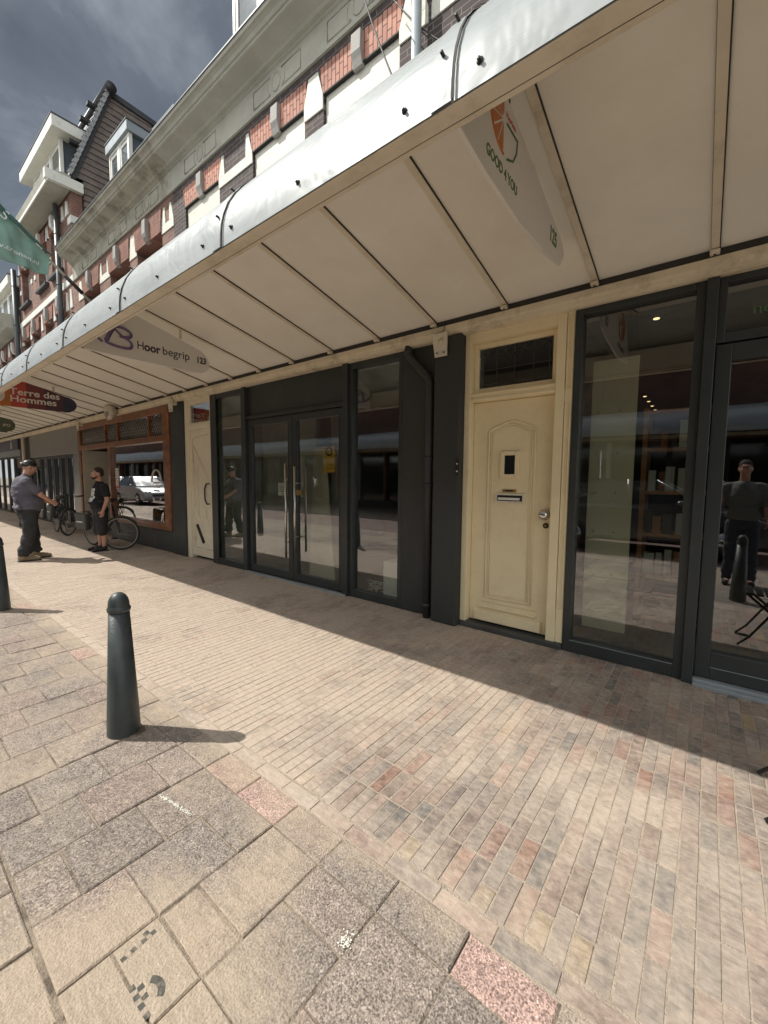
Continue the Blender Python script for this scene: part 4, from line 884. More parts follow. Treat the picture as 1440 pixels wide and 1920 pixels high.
MB().box(-10.98, -7.805, Y0-.02, Y0+.12, 0, .44).build('dado', 'dado', ws, bevel=.006)
# recess
m = MB(); m.box(-12.86, -12.82, Y0+.0, 4.7, .02, 2.10).box(-12.0, -11.92, 4.2, 4.28, .02, 2.1).box(-12.82, -11.0, 4.68, 4.72, .02, 2.10).box(-10.98, -10.90, Y0+.1, 4.7, .02, 2.10); m.build('entrance_recess', 'beige', ws)
MB().box(-11.82, -11.76, 4.60, 4.675, .02, 2.10).build('recess_post', 'wood', ws)
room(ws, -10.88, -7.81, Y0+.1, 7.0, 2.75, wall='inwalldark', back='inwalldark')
MB().box(-10.8, -8.12, Y0+.12, 4.5, .50, .56).build('display_deck', 'beige', ws)
random.seed(5)
for i, (x, n_) in enumerate(((-10.2, 5), (-9.5, 6), (-8.9, 5), (-8.45, 4))):
    h = thing('display_heap', ['orange and brown goods heaped at the left of the mahogany window', 'largest heap of brown goods in the mahogany window', 'low heap of brown goods right of centre in the mahogany window', 'small white and brown goods in the right corner of the mahogany window'][i], 'goods', (x, 3.95, .56))
    for k in range(n_):
        MB().ball((x+random.uniform(-.2, .2), 3.95+random.uniform(-.1, .1), .60+random.uniform(0, .08)), (random.uniform(.06, .14), .08, random.uniform(.04, .09)), 10, 6).build('item', random.choice(['orange', 'brass', 'wood', 'paper', 'shelf']), h)
# arched sticker with text lines on the pane
st = thing('window_decal', 'white arched decal with three lines of text on the mahogany window', 'decal', (-8.6, Y0+.02, 1.3))
MB().tube([(-8.62+.21*math.cos(a), Y0+.024, 1.33+.24*math.sin(a)) for a in [math.pi*i/14 for i in range(15)]], .012, 5).build('arch_print', 'signwhite', st)
for z in (1.30, 1.22, 1.14): MB().box(-8.76, -8.50, Y0+.022, Y0+.0245, z, z+.035).build('print_line', 'signwhite', st)
MB().tube([(-8.62+.17*math.cos(a), Y0+.024, 1.02+.09*math.sin(a)) for a in [-math.pi*i/8 for i in range(9)]], .010, 5).build('lower_print', 'signwhite', st)
ps = MB().box(-10.70, -10.52, Y0+.018, Y0+.022, 1.15, 1.62).build('poster', 'paper'); tag(ps, 'narrow white poster at the left edge of the mahogany window', 'poster')
for z in (1.56, 1.50, 1.44, 1.38, 1.32, 1.26): MB().box(-10.68, -10.54, Y0+.0155, Y0+.0175, z, z+.018).build('print_line', 'keystone', ps)
MB().box(-10.69, -10.53, Y0+.0155, Y0+.0175, 1.16, 1.23).build('red_print', 'redtext', ps)

# --- grey shopfront
gs = thing('shopfront', 'grey metal-clad shopfront with tall dark glass doors between mahogany and navy shops', 'shopfront', (-15.5, Y0, 0))
MB().box(-17.9, -13.01, Y0-.05, Y0+.1, 2.04, 2.765).build('fascia', 'grey', gs, bevel=.01)
MB().box(-13.5, -13.01, Y0-.03, Y0+.1, 0, 2.04).build('side_panel', 'grey', gs, bevel=.01)
for x0_, x1_ in ((-17.9, -16.95), (-16.9, -16.2)):
    f_ = frame_rect(MB(), x0_, x1_, 0, 2.035, .07, Y0, Y0+.08).build('window_frame', 'dark', gs); pane(x0_+.07, x1_-.07, .07, 1.965, Y0+.04, f_)
for x0_, x1_ in ((-16.15, -15.5), (-15.45, -14.8), (-14.75, -14.2), (-14.15, -13.53)):
    f_ = frame_rect(MB(), x0_, x1_, .02, 2.035, .09, Y0-.01, Y0+.07, wb=.14).build('door', 'dark', gs); pane(x0_+.09, x1_-.09, .16, 1.94, Y0+.04, f_)
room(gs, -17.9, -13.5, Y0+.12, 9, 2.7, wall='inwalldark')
gp = MB().box(-19.4, -17.95, Y0-.03, Y0+.15, 0, 2.765).build('wall_pier', 'black', bevel=.01); tag(gp, 'black pier with a pale pipe between the grey and navy shops', 'wall pier')
pp_ = MB().tube([(-18.5, Y0-.10, 0), (-18.5, Y0-.10, 2.4), (-18.5, Y0-.10, 2.75)], .05, 12).build('drainpipe', 'rib'); tag(pp_, 'pale grey drainpipe on the black pier behind the man in the cap', 'drainpipe')
# --- navy shop
ns = thing('shopfront', 'navy-signed shopfront at the far left with white lettering and chevron emblem', 'shopfront', (-22, Y0, 0))
MB().box(-27.5, -19.41, Y0-.08, Y0+.1, 2.38, 2.95-.19).build('sign_board', 'navy', ns, bevel=.01)
text('sign_lettering', 'eppa', .36, 'signwhite', ns, (-23.3, Y0-.082, 2.50), (1, 0, 0), (0, 0, 1), .004, bold=.008)
MB().tube([(-20.4, Y0-.085, 2.70), (-20.4, Y0-.08, 2.70)], .05, 12).build('emblem_dot', 'signwhite', ns)
for z in (2.62, 2.55, 2.48): MB().tube([(-20.52, Y0-.085, z), (-20.4, Y0-.085, z-.045), (-20.28, Y0-.085, z)], .014, 5).build('emblem_chevron', 'signwhite', ns)
MB().box(-27.5, -19.41, Y0-.03, Y0+.1, 2.16, 2.38).build('transom', 'grey', ns)
for i in range(7):
    x0_ = -19.45-(i+1)*1.1; f_ = frame_rect(MB(), x0_, x0_+1.06, 0, 2.155, .07, Y0, Y0+.08).build('window_frame', 'dark', ns); pane(x0_+.07, x0_+.99, .07, 2.085, Y0+.04, f_)
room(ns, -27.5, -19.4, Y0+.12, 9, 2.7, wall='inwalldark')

# ------------------------------------------------------------------ brackets and lamp on the beam
def bracket(x, label):
    t_ = thing('steel_bracket', label, 'bracket', (x, 3.50, 2.7), 'white steel brackets under the canopy beam')
    MB().prism([(x-.065, 2.58), (x+.065, 2.58), (x+.065, 2.80), (x-.10, 2.80)], 'Y', 3.455, 3.47).build('plate', 'creamlight', t_, bevel=.003)
    MB().box(x-.05, x+.05, 3.47, 3.62, 2.70, 2.758).build('arm', 'creamlight', t_, bevel=.003)
    MB().tube([(x, 3.45, 2.72), (x, 3.456, 2.72)], .026, 14).build('boss', 'beam', t_)
    for dx in (-.035, .038): MB().tube([(x+dx, 3.440, 2.612), (x+dx, 3.456, 2.612)], .011, 8).build('bolt', 'keystone', t_)
    MB().tube([(x+.01, 3.474, 2.88), (x+.03, 3.47, 2.84), (x, 3.473, 2.80), (x+.05, 3.46, 2.77), (x+.01, 3.455, 2.74)], .003, 5).build('wire', 'black', t_)
bracket(-2.06, 'nearest white steel bracket, above the bent drainpipe'); bracket(-7.55, 'white steel bracket above the dark pier by the mahogany shopfront'); bracket(-12.6, 'farthest white steel bracket, at the left end of the mahogany shopfront')
lp = thing('wall_lamp', 'round ribbed off-white floodlight fixed to the beam above the mahogany shopfront', 'lamp', (-10.1, 3.36, 2.8))
MB().tube([(-10.1, 3.47, 2.80), (-10.1, 3.38, 2.80), (-10.1, 3.34, 2.79), (-10.1, 3.30, 2.78)], [.09, .15, .155, .14], 20).build('housing', 'creamlight', lp)
for i in range(10): a = i*2*math.pi/10; MB().tube([(-10.1+.157*math.cos(a), 3.31, 2.785+.157*math.sin(a)), (-10.1+.157*math.cos(a), 3.40, 2.80+.157*math.sin(a))], .011, 5).build('rib', 'rib', lp)
MB().tube([(-10.1, 3.299, 2.78), (-10.1, 3.294, 2.78)], .11, 20).build('lens', 'keystone', lp)

# ------------------------------------------------------------------ hanging signs (boards square to the wall, under the canopy)
def hang_sign(x, label, poly, mt, th=.03, cat='sign'):
    t_ = thing('hanging_sign', label, cat, (x, 2.4, 2.7))
    MB().prism(poly, 'X', x-th, x).build('board', mt, t_, bevel=.003)
    for y in (1.8, 2.4): MB().box(x-.02, x-.01, y, y+.03, soff(y)-.12, soff(y)).build('hanger', 'rib', t_)
    return t_
U, V = (0, 1, 0), (0, 0, 1)
def smooth2(P, k=6):
    if len(P) < 3: return P
    Q = [P[0]]+list(P)+[P[-1]]; o_ = []
    for i in range(1, len(Q)-2):
        for j in range(k):
            t = j/k; o_.append(tuple(.5*((2*Q[i][d])+(-Q[i-1][d]+Q[i+1][d])*t+(2*Q[i-1][d]-5*Q[i][d]+4*Q[i+1][d]-Q[i+2][d])*t*t+(-Q[i-1][d]+3*Q[i][d]-3*Q[i+1][d]+Q[i+2][d])*t**3) for d in (0, 1)))
    return o_+[P[-1]]
def yz_tube(m, pts, x, r, n=6, closed=False): return m.tube([(x, y, z) for y, z in pts], r, n, closed=closed)
# Good 4 You 125
X1 = -.855
bot = [(1.45, 2.83), (1.8, 2.785), (2.2, 2.765), (2.6, 2.79), (2.95, 2.84)]
top = [(3.02, 2.93), (2.98, 2.99), (2.9, 3.015), (2.2, 3.19), (1.76, 3.285), (1.45, 2.98)]
g4 = hang_sign(X1, 'white tapered hanging sign with orange slice logo and the number 125', bot+top, 'signwhite', .02)
text('sign_lettering', 'GOOD 4 YOU', .068, 'green', g4, (X1+.001, 1.79, 2.865), U, V, .001, bold=.0012, sx=.86)
text('house_number', '125', .125, 'green', g4, (X1+.001, 2.70, 2.90), U, V, .001, bold=.003, sx=.78)
c0, c1, rad = 1.985, 3.115, .165
m = MB(); rr = .155
for i in range(7):
    a0 = math.pi*(.5+.0+i/7)*1+.03; a1 = a0+math.pi/7-.06
    pts = [(c0-.012+.02*math.cos((a0+a1)/2), c1+.02*math.sin((a0+a1)/2))]+[(c0-.012+.138*math.cos(a0+(a1-a0)*k/5), c1+.138*math.sin(a0+(a1-a0)*k/5)) for k in range(6)]
    m.prism(pts, 'X', X1, X1+.002)
m.build('orange_slice', 'orange', g4)
yz_tube(MB(), [(c0-.012+.155*math.cos(a), c1+.155*math.sin(a)) for a in [math.pi*(.5+i/20) for i in range(21)]], X1+.001, .006).build('orange_rind', 'orange', g4)
yz_tube(MB(), [(c0+.02, c1), (c0+.155, c1), (c0+.15, c1-.06), (c0+.11, c1-.12), (c0+.03, c1-.155)], X1+.001, .005).build('cup_outline', 'green', g4)
yz_tube(MB(), [(c0+.02, c1+.15), (c0+.05, c1+.11)], X1+.001, .004).build('straw', 'green', g4)
text('small_lettering', 'Haarlem', .036, 'redtext', g4, (X1+.001, c0+.01, c1+.028), U, V, .001)
# Hoorbegrip 123
X2 = -4.95
poly = [(1.45, 2.69), (2.55, 2.685), (2.66, 2.70), (2.74, 2.75), (2.76, 2.83), (2.72, 2.91), (2.66, 2.955), (2.3, 3.06), (1.74, 3.21), (1.45, 2.98)]
hs = hang_sign(X2, 'white rounded hanging sign with a purple monogram, lettering and the number 123', poly, 'signwhite', .03)
text('sign_lettering', 'H', .125, 'ink', hs, (X2+.001, 1.93, 2.81), U, V, .002, sx=.86)
text('sign_lettering', 'oor', .125, 'ink', hs, (X2+.001, 2.005, 2.81), U, V, .002, bold=.0035, sx=.9)
text('sign_lettering', 'begrip', .128, 'ink', hs, (X2+.001, 2.195, 2.812), U, V, .002, sx=.98)
text('house_number', '123', .098, 'ink', hs, (X2+.001, 2.59, 2.81), U, V, .002, bold=.003, sx=.86)
for mt_, dx, dyz, r_ in (('purpled', .002, .006, .012), ('purple', .006, 0, .011)):
    q = lambda P: smooth2([(y+dyz, z-dyz*.6) for y, z in P])
    m = MB(); yz_tube(m, q([(1.70, 2.975), (1.76, 2.992), (1.83, 2.98), (1.875, 2.945), (1.862, 2.91), (1.80, 2.895), (1.765, 2.90)]), X2+dx, r_)
    yz_tube(m, q([(1.765, 2.90), (1.83, 2.885), (1.875, 2.845), (1.865, 2.80), (1.80, 2.785), (1.70, 2.79), (1.63, 2.81)]), X2+dx, r_)
    yz_tube(m, q([(1.635, 2.82), (1.70, 2.955)]), X2+dx, r_*1.4); yz_tube(m, q([(1.70, 2.975), (1.78, 2.905)]), X2+dx, r_)
    yz_tube(m, q([(1.44, 2.93), (1.52, 2.86), (1.60, 2.805)]), X2+dx, r_); yz_tube(m, q([(1.60, 2.925), (1.70, 2.975)]), X2+dx, r_*.8)
    m.build('monogram', mt_, hs)
# Terre des Hommes: shades from red to navy
X3 = -10.1
th = hang_sign(X3, 'rounded hanging sign fading from red to navy with two lines of white lettering', [(1.42, 2.69), (1.9, 2.69), (1.9, 3.2), (1.42, 3.28)], 'redtext', .03)
bands = [((1.56, 2.0), (.56, .085, .06)), ((2.0, 2.27), (.20, .055, .06)), ((2.27, 2.55), (.085, .04, .06))]
MT['sign_red'] = pm('sign_red', (.52, .075, .055), .4, var=.03, bump=0); MT['sign_maroon'] = pm('sign_maroon', (.19, .045, .05), .4, var=.03, bump=0); MT['sign_plum'] = pm('sign_plum', (.085, .035, .055), .4, var=.03, bump=0); MT['sign_navy'] = pm('sign_navy', (.03, .035, .075), .4, var=.03, bump=0)
for ch in list(th.children):
    if ch.name.startswith('board'): bpy.data.objects.remove(ch)
tz = lambda y: 3.165-.28*(y-2.0)
for a, b, mt_, rt in ((1.42, 1.78, 'orange', 0), (1.78, 2.0, 'sign_red', 0), (2.0, 2.27, 'sign_maroon', 0), (2.27, 2.55, 'sign_plum', 0)):
    MB().prism([(a, 2.695), (b, 2.695), (b, min(tz(b), 3.19)), (a, 2.98 if a < 1.5 else min(tz(a), 3.19))], 'X', X3-.03, X3).build('colour_band', mt_, th)
zm = (tz(2.55)+2.695)/2; rr = (tz(2.55)-2.695)/2
MB().prism([(2.55, 2.695)]+[(2.58+rr*1.25*math.cos(a), zm-.01+rr*.97*math.sin(a)) for a in [math.pi*(-.5+i/14) for i in range(15)]]+[(2.55, tz(2.55))], 'X', X3-.03, X3).build('colour_band', 'sign_navy', th)
text('sign_lettering', 'Terre des', .165, 'signwhite', th, (X3+.001, 1.76, 2.92), U, V, .002, bold=.003, sx=1.13)
text('sign_lettering', 'Hommes', .165, 'signwhite', th, (X3+.001, 1.76, 2.79), U, V, .002, bold=.003, sx=1.14)
MB().prism([(1.58+.12*math.cos(a), 2.90+.15*math.sin(a)) for a in [2*math.pi*i/24 for i in range(24)]], 'X', X3+.001, X3+.004).build('logo_disc', 'signwhite', th)
# green sign
X4 = -15.0
gz = hang_sign(X4, 'dark green rounded hanging sign with small pale letters, farthest under the canopy', [(1.6, 2.62), (2.5, 2.60)]+[(2.52+.18*math.cos(a), 2.80+.17*math.sin(a)) for a in [math.pi*(-.45+i*.09) for i in range(11)]]+[(2.45, 2.99), (1.8, 3.1), (1.6, 3.0)], pm('green_sign_board', (.09, .11, .07), .5, bump=0), .03)
text('sign_lettering', 'IPO', .10, 'signwhite', gz, (X4+.001, 2.44, 2.76), U, V, .001)

# ------------------------------------------------------------------ flag
fp = thing('flag', 'green flag with white web address on a slanting pole above the canopy', 'flag', (-11.62, 3.6, 5.35))
P0 = Vector((-11.56, 3.60, 5.45)); P1 = Vector((-11.5, 1.60, 7.13))
m = MB().tube([P0, P0.lerp(P1, .5), P1], [.03, .026, .02], 10); m.build('pole', 'pole', fp)
MB().tube([P0.lerp(P1, .10), P0.lerp(P1, .26)], .042, 10).build('pole_socket', 'black', fp); MB().box(-11.69, -11.55, 3.56, 3.62, 5.3, 5.55).build('wall_plate', 'black', fp)
XF = -11.5
FA = [(2.81, 6.16), (2.52, 6.39), (2.04, 6.79), (1.72, 7.07)]
FB = [(2.76, 5.78), (2.36, 5.765), (1.99, 5.80), (1.60, 5.84)]
def lerp_pl(P, t):
    t = max(0, min(.9999, t))*(len(P)-1); i = int(t); f = t-i; return (P[i][0]*(1-f)+P[i+1][0]*f, P[i][1]*(1-f)+P[i+1][1]*f)
def fold(y, z): return .045*math.sin(9*y+2.2*z)+.03*math.sin(15*y-5*z+1)+.012*math.sin(31*y+7*z)
vs = []; fs = []; nu, nv = 60, 26
for i in range(nu+1):
    a = lerp_pl(FA, i/nu); b = lerp_pl(FB, i/nu)
    for j in range(nv+1):
        t = j/nv; y = a[0]*(1-t)+b[0]*t; z = a[1]*(1-t)+b[1]*t
        amp = min(1, t*2.2)
        vs.append((XF+fold(y, z)*amp, y, z))
fs = [(i*(nv+1)+j, i*(nv+1)+j+1, (i+1)*(nv+1)+j+1, (i+1)*(nv+1)+j) for i in range(nu) for j in range(nv)]
m = MB().add(vs, fs, True); fc = m.build('cloth', 'flag', fp); s_ = fc.modifiers.new('t', 'SOLIDIFY'); s_.thickness = .003
# folded-over strip along the pole
vs = []
for i in range(nu+1):
    a = lerp_pl(FA, i/nu); w_ = .05+.16*i/nu
    for j in range(5):
        t = j/4; y = a[0]-.0*t; z = a[1]+.045-w_*t; vs.append((XF+.085+.03*math.sin(3.1*t)+.012*math.sin(20*y), y+.02*t, z))
fs = [(i*5+j, i*5+j+1, (i+1)*5+j+1, (i+1)*5+j) for i in range(nu) for j in range(4)]
MT['flagdark'] = pm('deep_green_cloth', (.05, .125, .105), .8, var=.1, bump=.2)
MB().add(vs, fs, True).build('folded_edge', 'flagdark', fp)
u = (0, 1, -.0); tx = text('lettering', 'www.cronen.nl', .125, 'fwhite', fp, (0, 0, 0), (0, 1, 0), (0, 0, 1), .001, bold=.002)
# lay the letters on the cloth, baseline running with the lower hem
xs_ = [v.co.y for v in tx.data.vertices]; x0_, x1_ = min(xs_), max(xs_)
B0, B1 = Vector((1.73, 6.07)), Vector((2.62, 5.93)); dd_ = (B1-B0).normalized(); pn_ = Vector((-dd_.y, dd_.x))
o0 = org(tx)
for v in tx.data.vertices:
    q = v.co+o0; s = (q.y-(x0_+o0.y))/(x1_-x0_); p = B0+dd_*(s*(B1-B0).length)+pn_*(q.z)
    v.co = Vector((XF+.006+fold(p.x, p.y)*1.0+q.x*.5+.002, p.x, p.y))-o0
tx2 = text('upper_lettering', 'S', .26, 'fwhite', fp, (XF+.10, 2.0, 6.60), (0, 1, -.5), (0, .5, 1), .001)

# ------------------------------------------------------------------ bollards
bl0 = None
for i, (x, y, lab) in enumerate(((-2.49, .83, 'dark green tapered bollard with domed cap, nearest, casting a long shadow'), (-5.83, .84, 'second dark bollard, cut by the left edge of the picture'), (.34, .84, 'dark bollard just outside on the right, mirrored in the glass of shop 125'), (-9.2, .84, 'third dark bollard down the street'), (-12.6, .84, 'fourth dark bollard down the street'))):
    if bl0 is None:
        bl0 = thing('bollard', lab, 'bollard', (x, y, 0), 'bollards along the kerb', local=True)
        random.seed(21); ra = [.098+random.uniform(-.010, .014) for _ in range(40)]
        MB().add([(.078*math.cos(a), .078*math.sin(a), .011) for a in [2*math.pi*i_/40 for i_ in range(40)]]+[(ra[i_]*math.cos(2*math.pi*i_/40), ra[i_]*math.sin(2*math.pi*i_/40), -.001) for i_ in range(40)], [(i_, (i_+1) % 40, 40+(i_+1) % 40, 40+i_) for i_ in range(40)], True).build('base_grout', 'joint2', bl0)
        MB().lathe([(.080, -.02), (.082, .0), (.081, .02), (.078, .12), (.050, .695)], n=40).build('post', 'bollard', bl0)
        MB().lathe([(.048, .690), (.054, .693), (.0565, .700), (.0565, .712), (.052, .720), (.051, .726), (.050, .742), (.045, .762), (.034, .781), (.019, .793), (.002, .797)], n=40).build('cap', 'bollard', bl0)
    else:
        c = copy_tree(bl0); c.location = (x, y, 0); c['label'] = lab; c.rotation_euler = (0, 0, i)

# ------------------------------------------------------------------ organic meshes
def blob(name, prims, voxel, mt, parent, smooth=3, sm=.5):
    m = MB()
    for p in prims:
        if p[0] == 'e': m.ball(p[1], p[2], 16, 12)
        else:
            _, a, ra, b, rb = p; a = Vector(a); b = Vector(b); m.ball(a, ra, 12, 8).ball(b, rb, 12, 8); m.tube([a, b], [ra, rb], 12)
    o = m.build(name, mt, None); mod = o.modifiers.new('r', 'REMESH'); mod.mode = 'VOXEL'; mod.voxel_size = voxel; mod.use_smooth_shade = True
    s = o.modifiers.new('s', 'SMOOTH'); s.iterations = smooth; s.factor = sm
    dg = bpy.context.evaluated_depsgraph_get(); me = bpy.data.meshes.new_from_object(o.evaluated_get(dg)); bpy.data.objects.remove(o)
    if mt in ('shirt1', 'shirt2', 'shirt3', 'trousers', 'shorts', 'jeans'):
        nrm = [v.normal.copy() for v in me.vertices]
        for v, nn_ in zip(me.vertices, nrm):
            p = v.co; a_ = .010*noise.noise(Vector((p.x*7, p.y*7, p.z*13)))+.006*noise.noise(Vector((p.x*16+3, p.y*16, p.z*26)))
            if mt in ('trousers', 'jeans'): a_ += .008*math.sin(p.z*38+4*noise.noise(p*5))*max(0, 1-abs(p.z-.30)/.25)
            v.co = p+nn_*a_
    me.polygons.foreach_set('use_smooth', [True]*len(me.polygons)); me.materials.clear(); me.materials.append(MT[mt])
    o = bpy.data.objects.new(name, me); col.objects.link(o); o.parent = parent; return o
def hand(wr, d, palm_dir, thumb_dir, k=1.0, curl=.5):
    # wr wrist, d direction of hand, palm_dir the way the palm faces, thumb_dir the thumb side
    wr = Vector(wr); d = Vector(d).normalized(); t = Vector(thumb_dir); t = (t-d*t.dot(d)).normalized(); p = Vector(palm_dir); p = (p-d*p.dot(d)-t*p.dot(t)).normalized()
    P = [('c', wr, .024*k, wr+d*.05*k, .022*k)]
    L_ = [.068, .076, .071, .056]
    for i in range(4):
        o_ = (1.5-i)*.0185*k; base = wr+d*.082*k+t*o_; P.append(('c', wr+d*.03*k+t*o_*.8, .015*k, base, .012*k))
        a = base; dd = d.copy()
        for s in range(3):
            ang = curl*(.35+.35*s); dd = (dd*math.cos(ang)+p*math.sin(ang)).normalized(); b = a+dd*L_[i]*k*(.42, .32, .26)[s]; P.append(('c', a, (.0098-.0009*s)*k, b, (.009-.0009*s)*k)); a = b
    a = wr+d*.02*k+t*.022*k; b = a+(d*.55+t*.7+p*.3).normalized()*.042*k; c = b+(d*.85+t*.2+p*.4).normalized()*.034*k
    P += [('c', a, .014*k, b, .012*k), ('c', b, .0115*k, c, .0095*k)]
    return P
def head(c, k=1.0, tilt=0, beard=False):
    # c = centre of skull; faces +y
    c = Vector(c); T = Matrix.Rotation(tilt, 3, 'X'); q = lambda x, y, z: c+T @ Vector((x, y, z))*k
    P = [('e', q(0, -.012, .02), (.074*k, .092*k, .095*k)), ('e', q(0, .022, -.035), (.062*k, .070*k, .078*k)), ('e', q(0, .05, -.085), (.040*k, .036*k, .030*k)),
         ('c', q(0, .082, .0), .009*k, q(0, .105, -.035), .014*k), ('e', q(0, .074, .028), (.052*k, .018*k, .014*k)), ('e', q(0, .078, -.064), (.024*k, .016*k, .008*k)), ('e', q(0, .076, -.076), (.021*k, .016*k, .008*k))]
    for s in (-1, 1): P += [('e', q(s*.074, -.008, -.012), (.010*k, .020*k, .030*k)), ('e', q(s*.04, .06, -.025), (.022*k, .02*k, .02*k))]
    return P, q
def eyes(par, q, k=1):
    m = MB()
    for s in (-1, 1): m.ball(q(s*.031, .079, .008), .011*k, 10, 8)
    m.build('eyes', 'paper', par); m = MB()
    for s in (-1, 1): m.ball(q(s*.031, .087, .008), .0055*k, 8, 6); m.tube([q(s*.015, .092, .03), q(s*.033, .092, .036), q(s*.05, .082, .03)], .004*k, 6)
    m.build('eyebrows', 'hair', par)
E_, C_ = 'e', 'c'
# -- man in the cap, bent slightly forward, right arm reaching out
p1 = thing('person', 'man in dark cap, slate T-shirt and dark work trousers gesturing, standing in the sun', 'person', (-9.05, 1.72, 0), 'people talking', local=True)
H, q = head((0, .055, 1.575), 1.0, tilt=-.35)
P = H+[(C_, (0, .0, 1.40), .062, (0, .035, 1.52), .058), (E_, (0, -.03, 1.18), (.20, .15, .25)), (E_, (0, .02, .98), (.20, .17, .17)), (E_, (0, 0, .85), (.18, .14, .14)),
       (C_, (-.17, -.04, 1.33), .065, (.17, -.04, 1.33), .065)]
for s in (-1, 1):
    P += [(C_, (s*.10, 0, .82), .10, (s*.11, .02+s*-.04, .47), .065), (C_, (s*.11, .02+s*-.04, .47), .062, (s*.11, s*-.10-.02, .10), .042), (E_, (s*.11, s*-.10+.03, .05), (.04, .10, .04))]
    sh = Vector((s*.21, -.03, 1.33)); el = Vector((s*.25, .13, 1.12)); wr = Vector((s*.19, .27, 1.0)) if s > 0 else Vector((s*.15, .24, 1.02))
    P += [(C_, sh, .058, el, .044), (C_, el, .042, wr, .027)]; P += hand(wr, (-.25*s, .85, -.5), (-s, -.2, -.5), (0, .4, 1), .95, .5)
blob('body', P, .008, 'skin', p1, 2)
eyes(p1, q)
# T-shirt
P = [(E_, (0, -.03, 1.18), (.225, .172, .265)), (E_, (0, .025, 1.0), (.225, .20, .19)), (E_, (0, .02, .89), (.215, .185, .10)), (C_, (-.185, -.04, 1.335), .072, (.185, -.04, 1.335), .072), (C_, (0, -.02, 1.36), .085, (0, .0, 1.415), .072)]
for s in (-1, 1): sh = Vector((s*.21, -.03, 1.33)); el = Vector((s*.25, .13, 1.12)); P += [(C_, sh, .076, sh.lerp(el, .72), .072)]
P += [(C_, (-.16, -.14, .90), .035, (.16, -.14, .90), .035), (C_, (.12, -.16, 1.0), .03, (.05, -.17, 1.1), .03)]
blob('tshirt', P, .012, 'shirt1', p1, 3)
P = [(E_, (0, .0, .83), (.205, .165, .13))]
for s in (-1, 1):
    kn = (s*.115, .03+s*-.04, .46)
    P += [(C_, (s*.10, 0, .80), .128, kn, .098), (C_, kn, .098, (s*.115, s*-.10-.01, .15), .082), (E_, (s*.115, s*-.09+.0, .15), (.088, .10, .05)), (E_, (s*.18, -.03, .62), (.05, .07, .09))]
blob('work_trousers', P, .012, 'trousers', p1, 2)
for s in (-1, 1):
    P = [(C_, (s*.11, s*-.10-.02, .14), .064, (s*.11, s*-.10-.03, .06), .062), (C_, (s*.11, s*-.10+.0, .05), .052, (s*.12, s*-.10+.14, .038), .046), (E_, (s*.12, s*-.10+.17, .035), (.05, .05, .036))]
    b_ = blob('boot', P, .009, 'boot', p1, 2)
    MB().box(s*.115-.052, s*.115+.052, s*-.10-.09, s*-.10+.215, 0, .018).build('sole', 'rubber', b_, bevel=.01)
P = [(E_, q(0, -.014, .046), (.081, .100, .078)), (E_, q(0, -.03, .025), (.080, .092, .05))]
cp_ = blob('cap', P, .008, 'black', p1, 1)
for v in cp_.data.vertices:
    pass
m = MB(); vs = []
for i in range(9):
    a = math.pi*(i/8); vs += [q(.078*math.cos(a), .055+.02*math.sin(a), .045), q(.070*math.cos(a), .08+.105*math.sin(a), .028-.006)]
m.add(vs, [(2*i, 2*i+1, 2*i+3, 2*i+2) for i in range(8)], True); br_ = m.build('cap_peak', 'black', cp_); sd = br_.modifiers.new('t', 'SOLIDIFY'); sd.thickness = .006
MB().tube([q(-.05, -.115, .03), q(0, -.122, .03), q(.05, -.115, .03)], .012, 6).build('cap_strap', 'signwhite', cp_)
# -- man with short hair
p2_ = thing('person', 'man with cropped hair and beard in black T-shirt and dark shorts, standing in the shade', 'person', (-9.2, 2.82, 0), 'people talking', rotz=math.pi, local=True)
H, q = head((0, .02, 1.485), .97, tilt=.0)
P = H+[(C_, (0, -.02, 1.30), .060, (0, -.005, 1.42), .056), (E_, (0, -.02, 1.10), (.165, .115, .22)), (E_, (0, .015, .93), (.155, .13, .13)), (E_, (0, 0, .82), (.15, .11, .11)), (C_, (-.15, -.03, 1.235), .055, (.15, -.03, 1.235), .055)]
for s in (-1, 1):
    P += [(C_, (s*.085, 0, .78), .085, (s*.10, .01, .43), .055), (C_, (s*.10, -.01, .40), .056, (s*.105, -.02, .27), .052), (C_, (s*.105, -.025, .28), .052, (s*.11, -.01, .09), .034), (E_, (s*.115, .05, .04), (.036, .09, .033))]
    sh = Vector((s*.185, -.04, 1.235)); el = Vector((s*.235, -.055, .985)); wr = Vector((s*.225, .02, .785))
    P += [(C_, sh, .053, el, .042), (C_, el, .043, wr, .026)]; P += hand(wr, (-.05*s, .22, -1), (-s, 0, 0), (0, 1, .1), .92, .6)
blob('body', P, .008, 'skin', p2_, 2); eyes(p2_, q, .95)
P = [(E_, (0, -.02, 1.10), (.188, .14, .235)), (E_, (0, .02, .93), (.178, .158, .14)), (E_, (0, .01, .84), (.172, .14, .07)), (C_, (-.16, -.03, 1.24), .064, (.16, -.03, 1.24), .064), (C_, (0, -.02, 1.25), .08, (0, -.012, 1.31), .066)]
for s in (-1, 1): sh = Vector((s*.185, -.04, 1.235)); el = Vector((s*.235, -.055, .985)); P += [(C_, sh, .068, sh.lerp(el, .62), .066)]
ts = blob('tshirt', P, .011, 'shirt2', p2_, 3)
dg = bpy.context.evaluated_depsgraph_get()
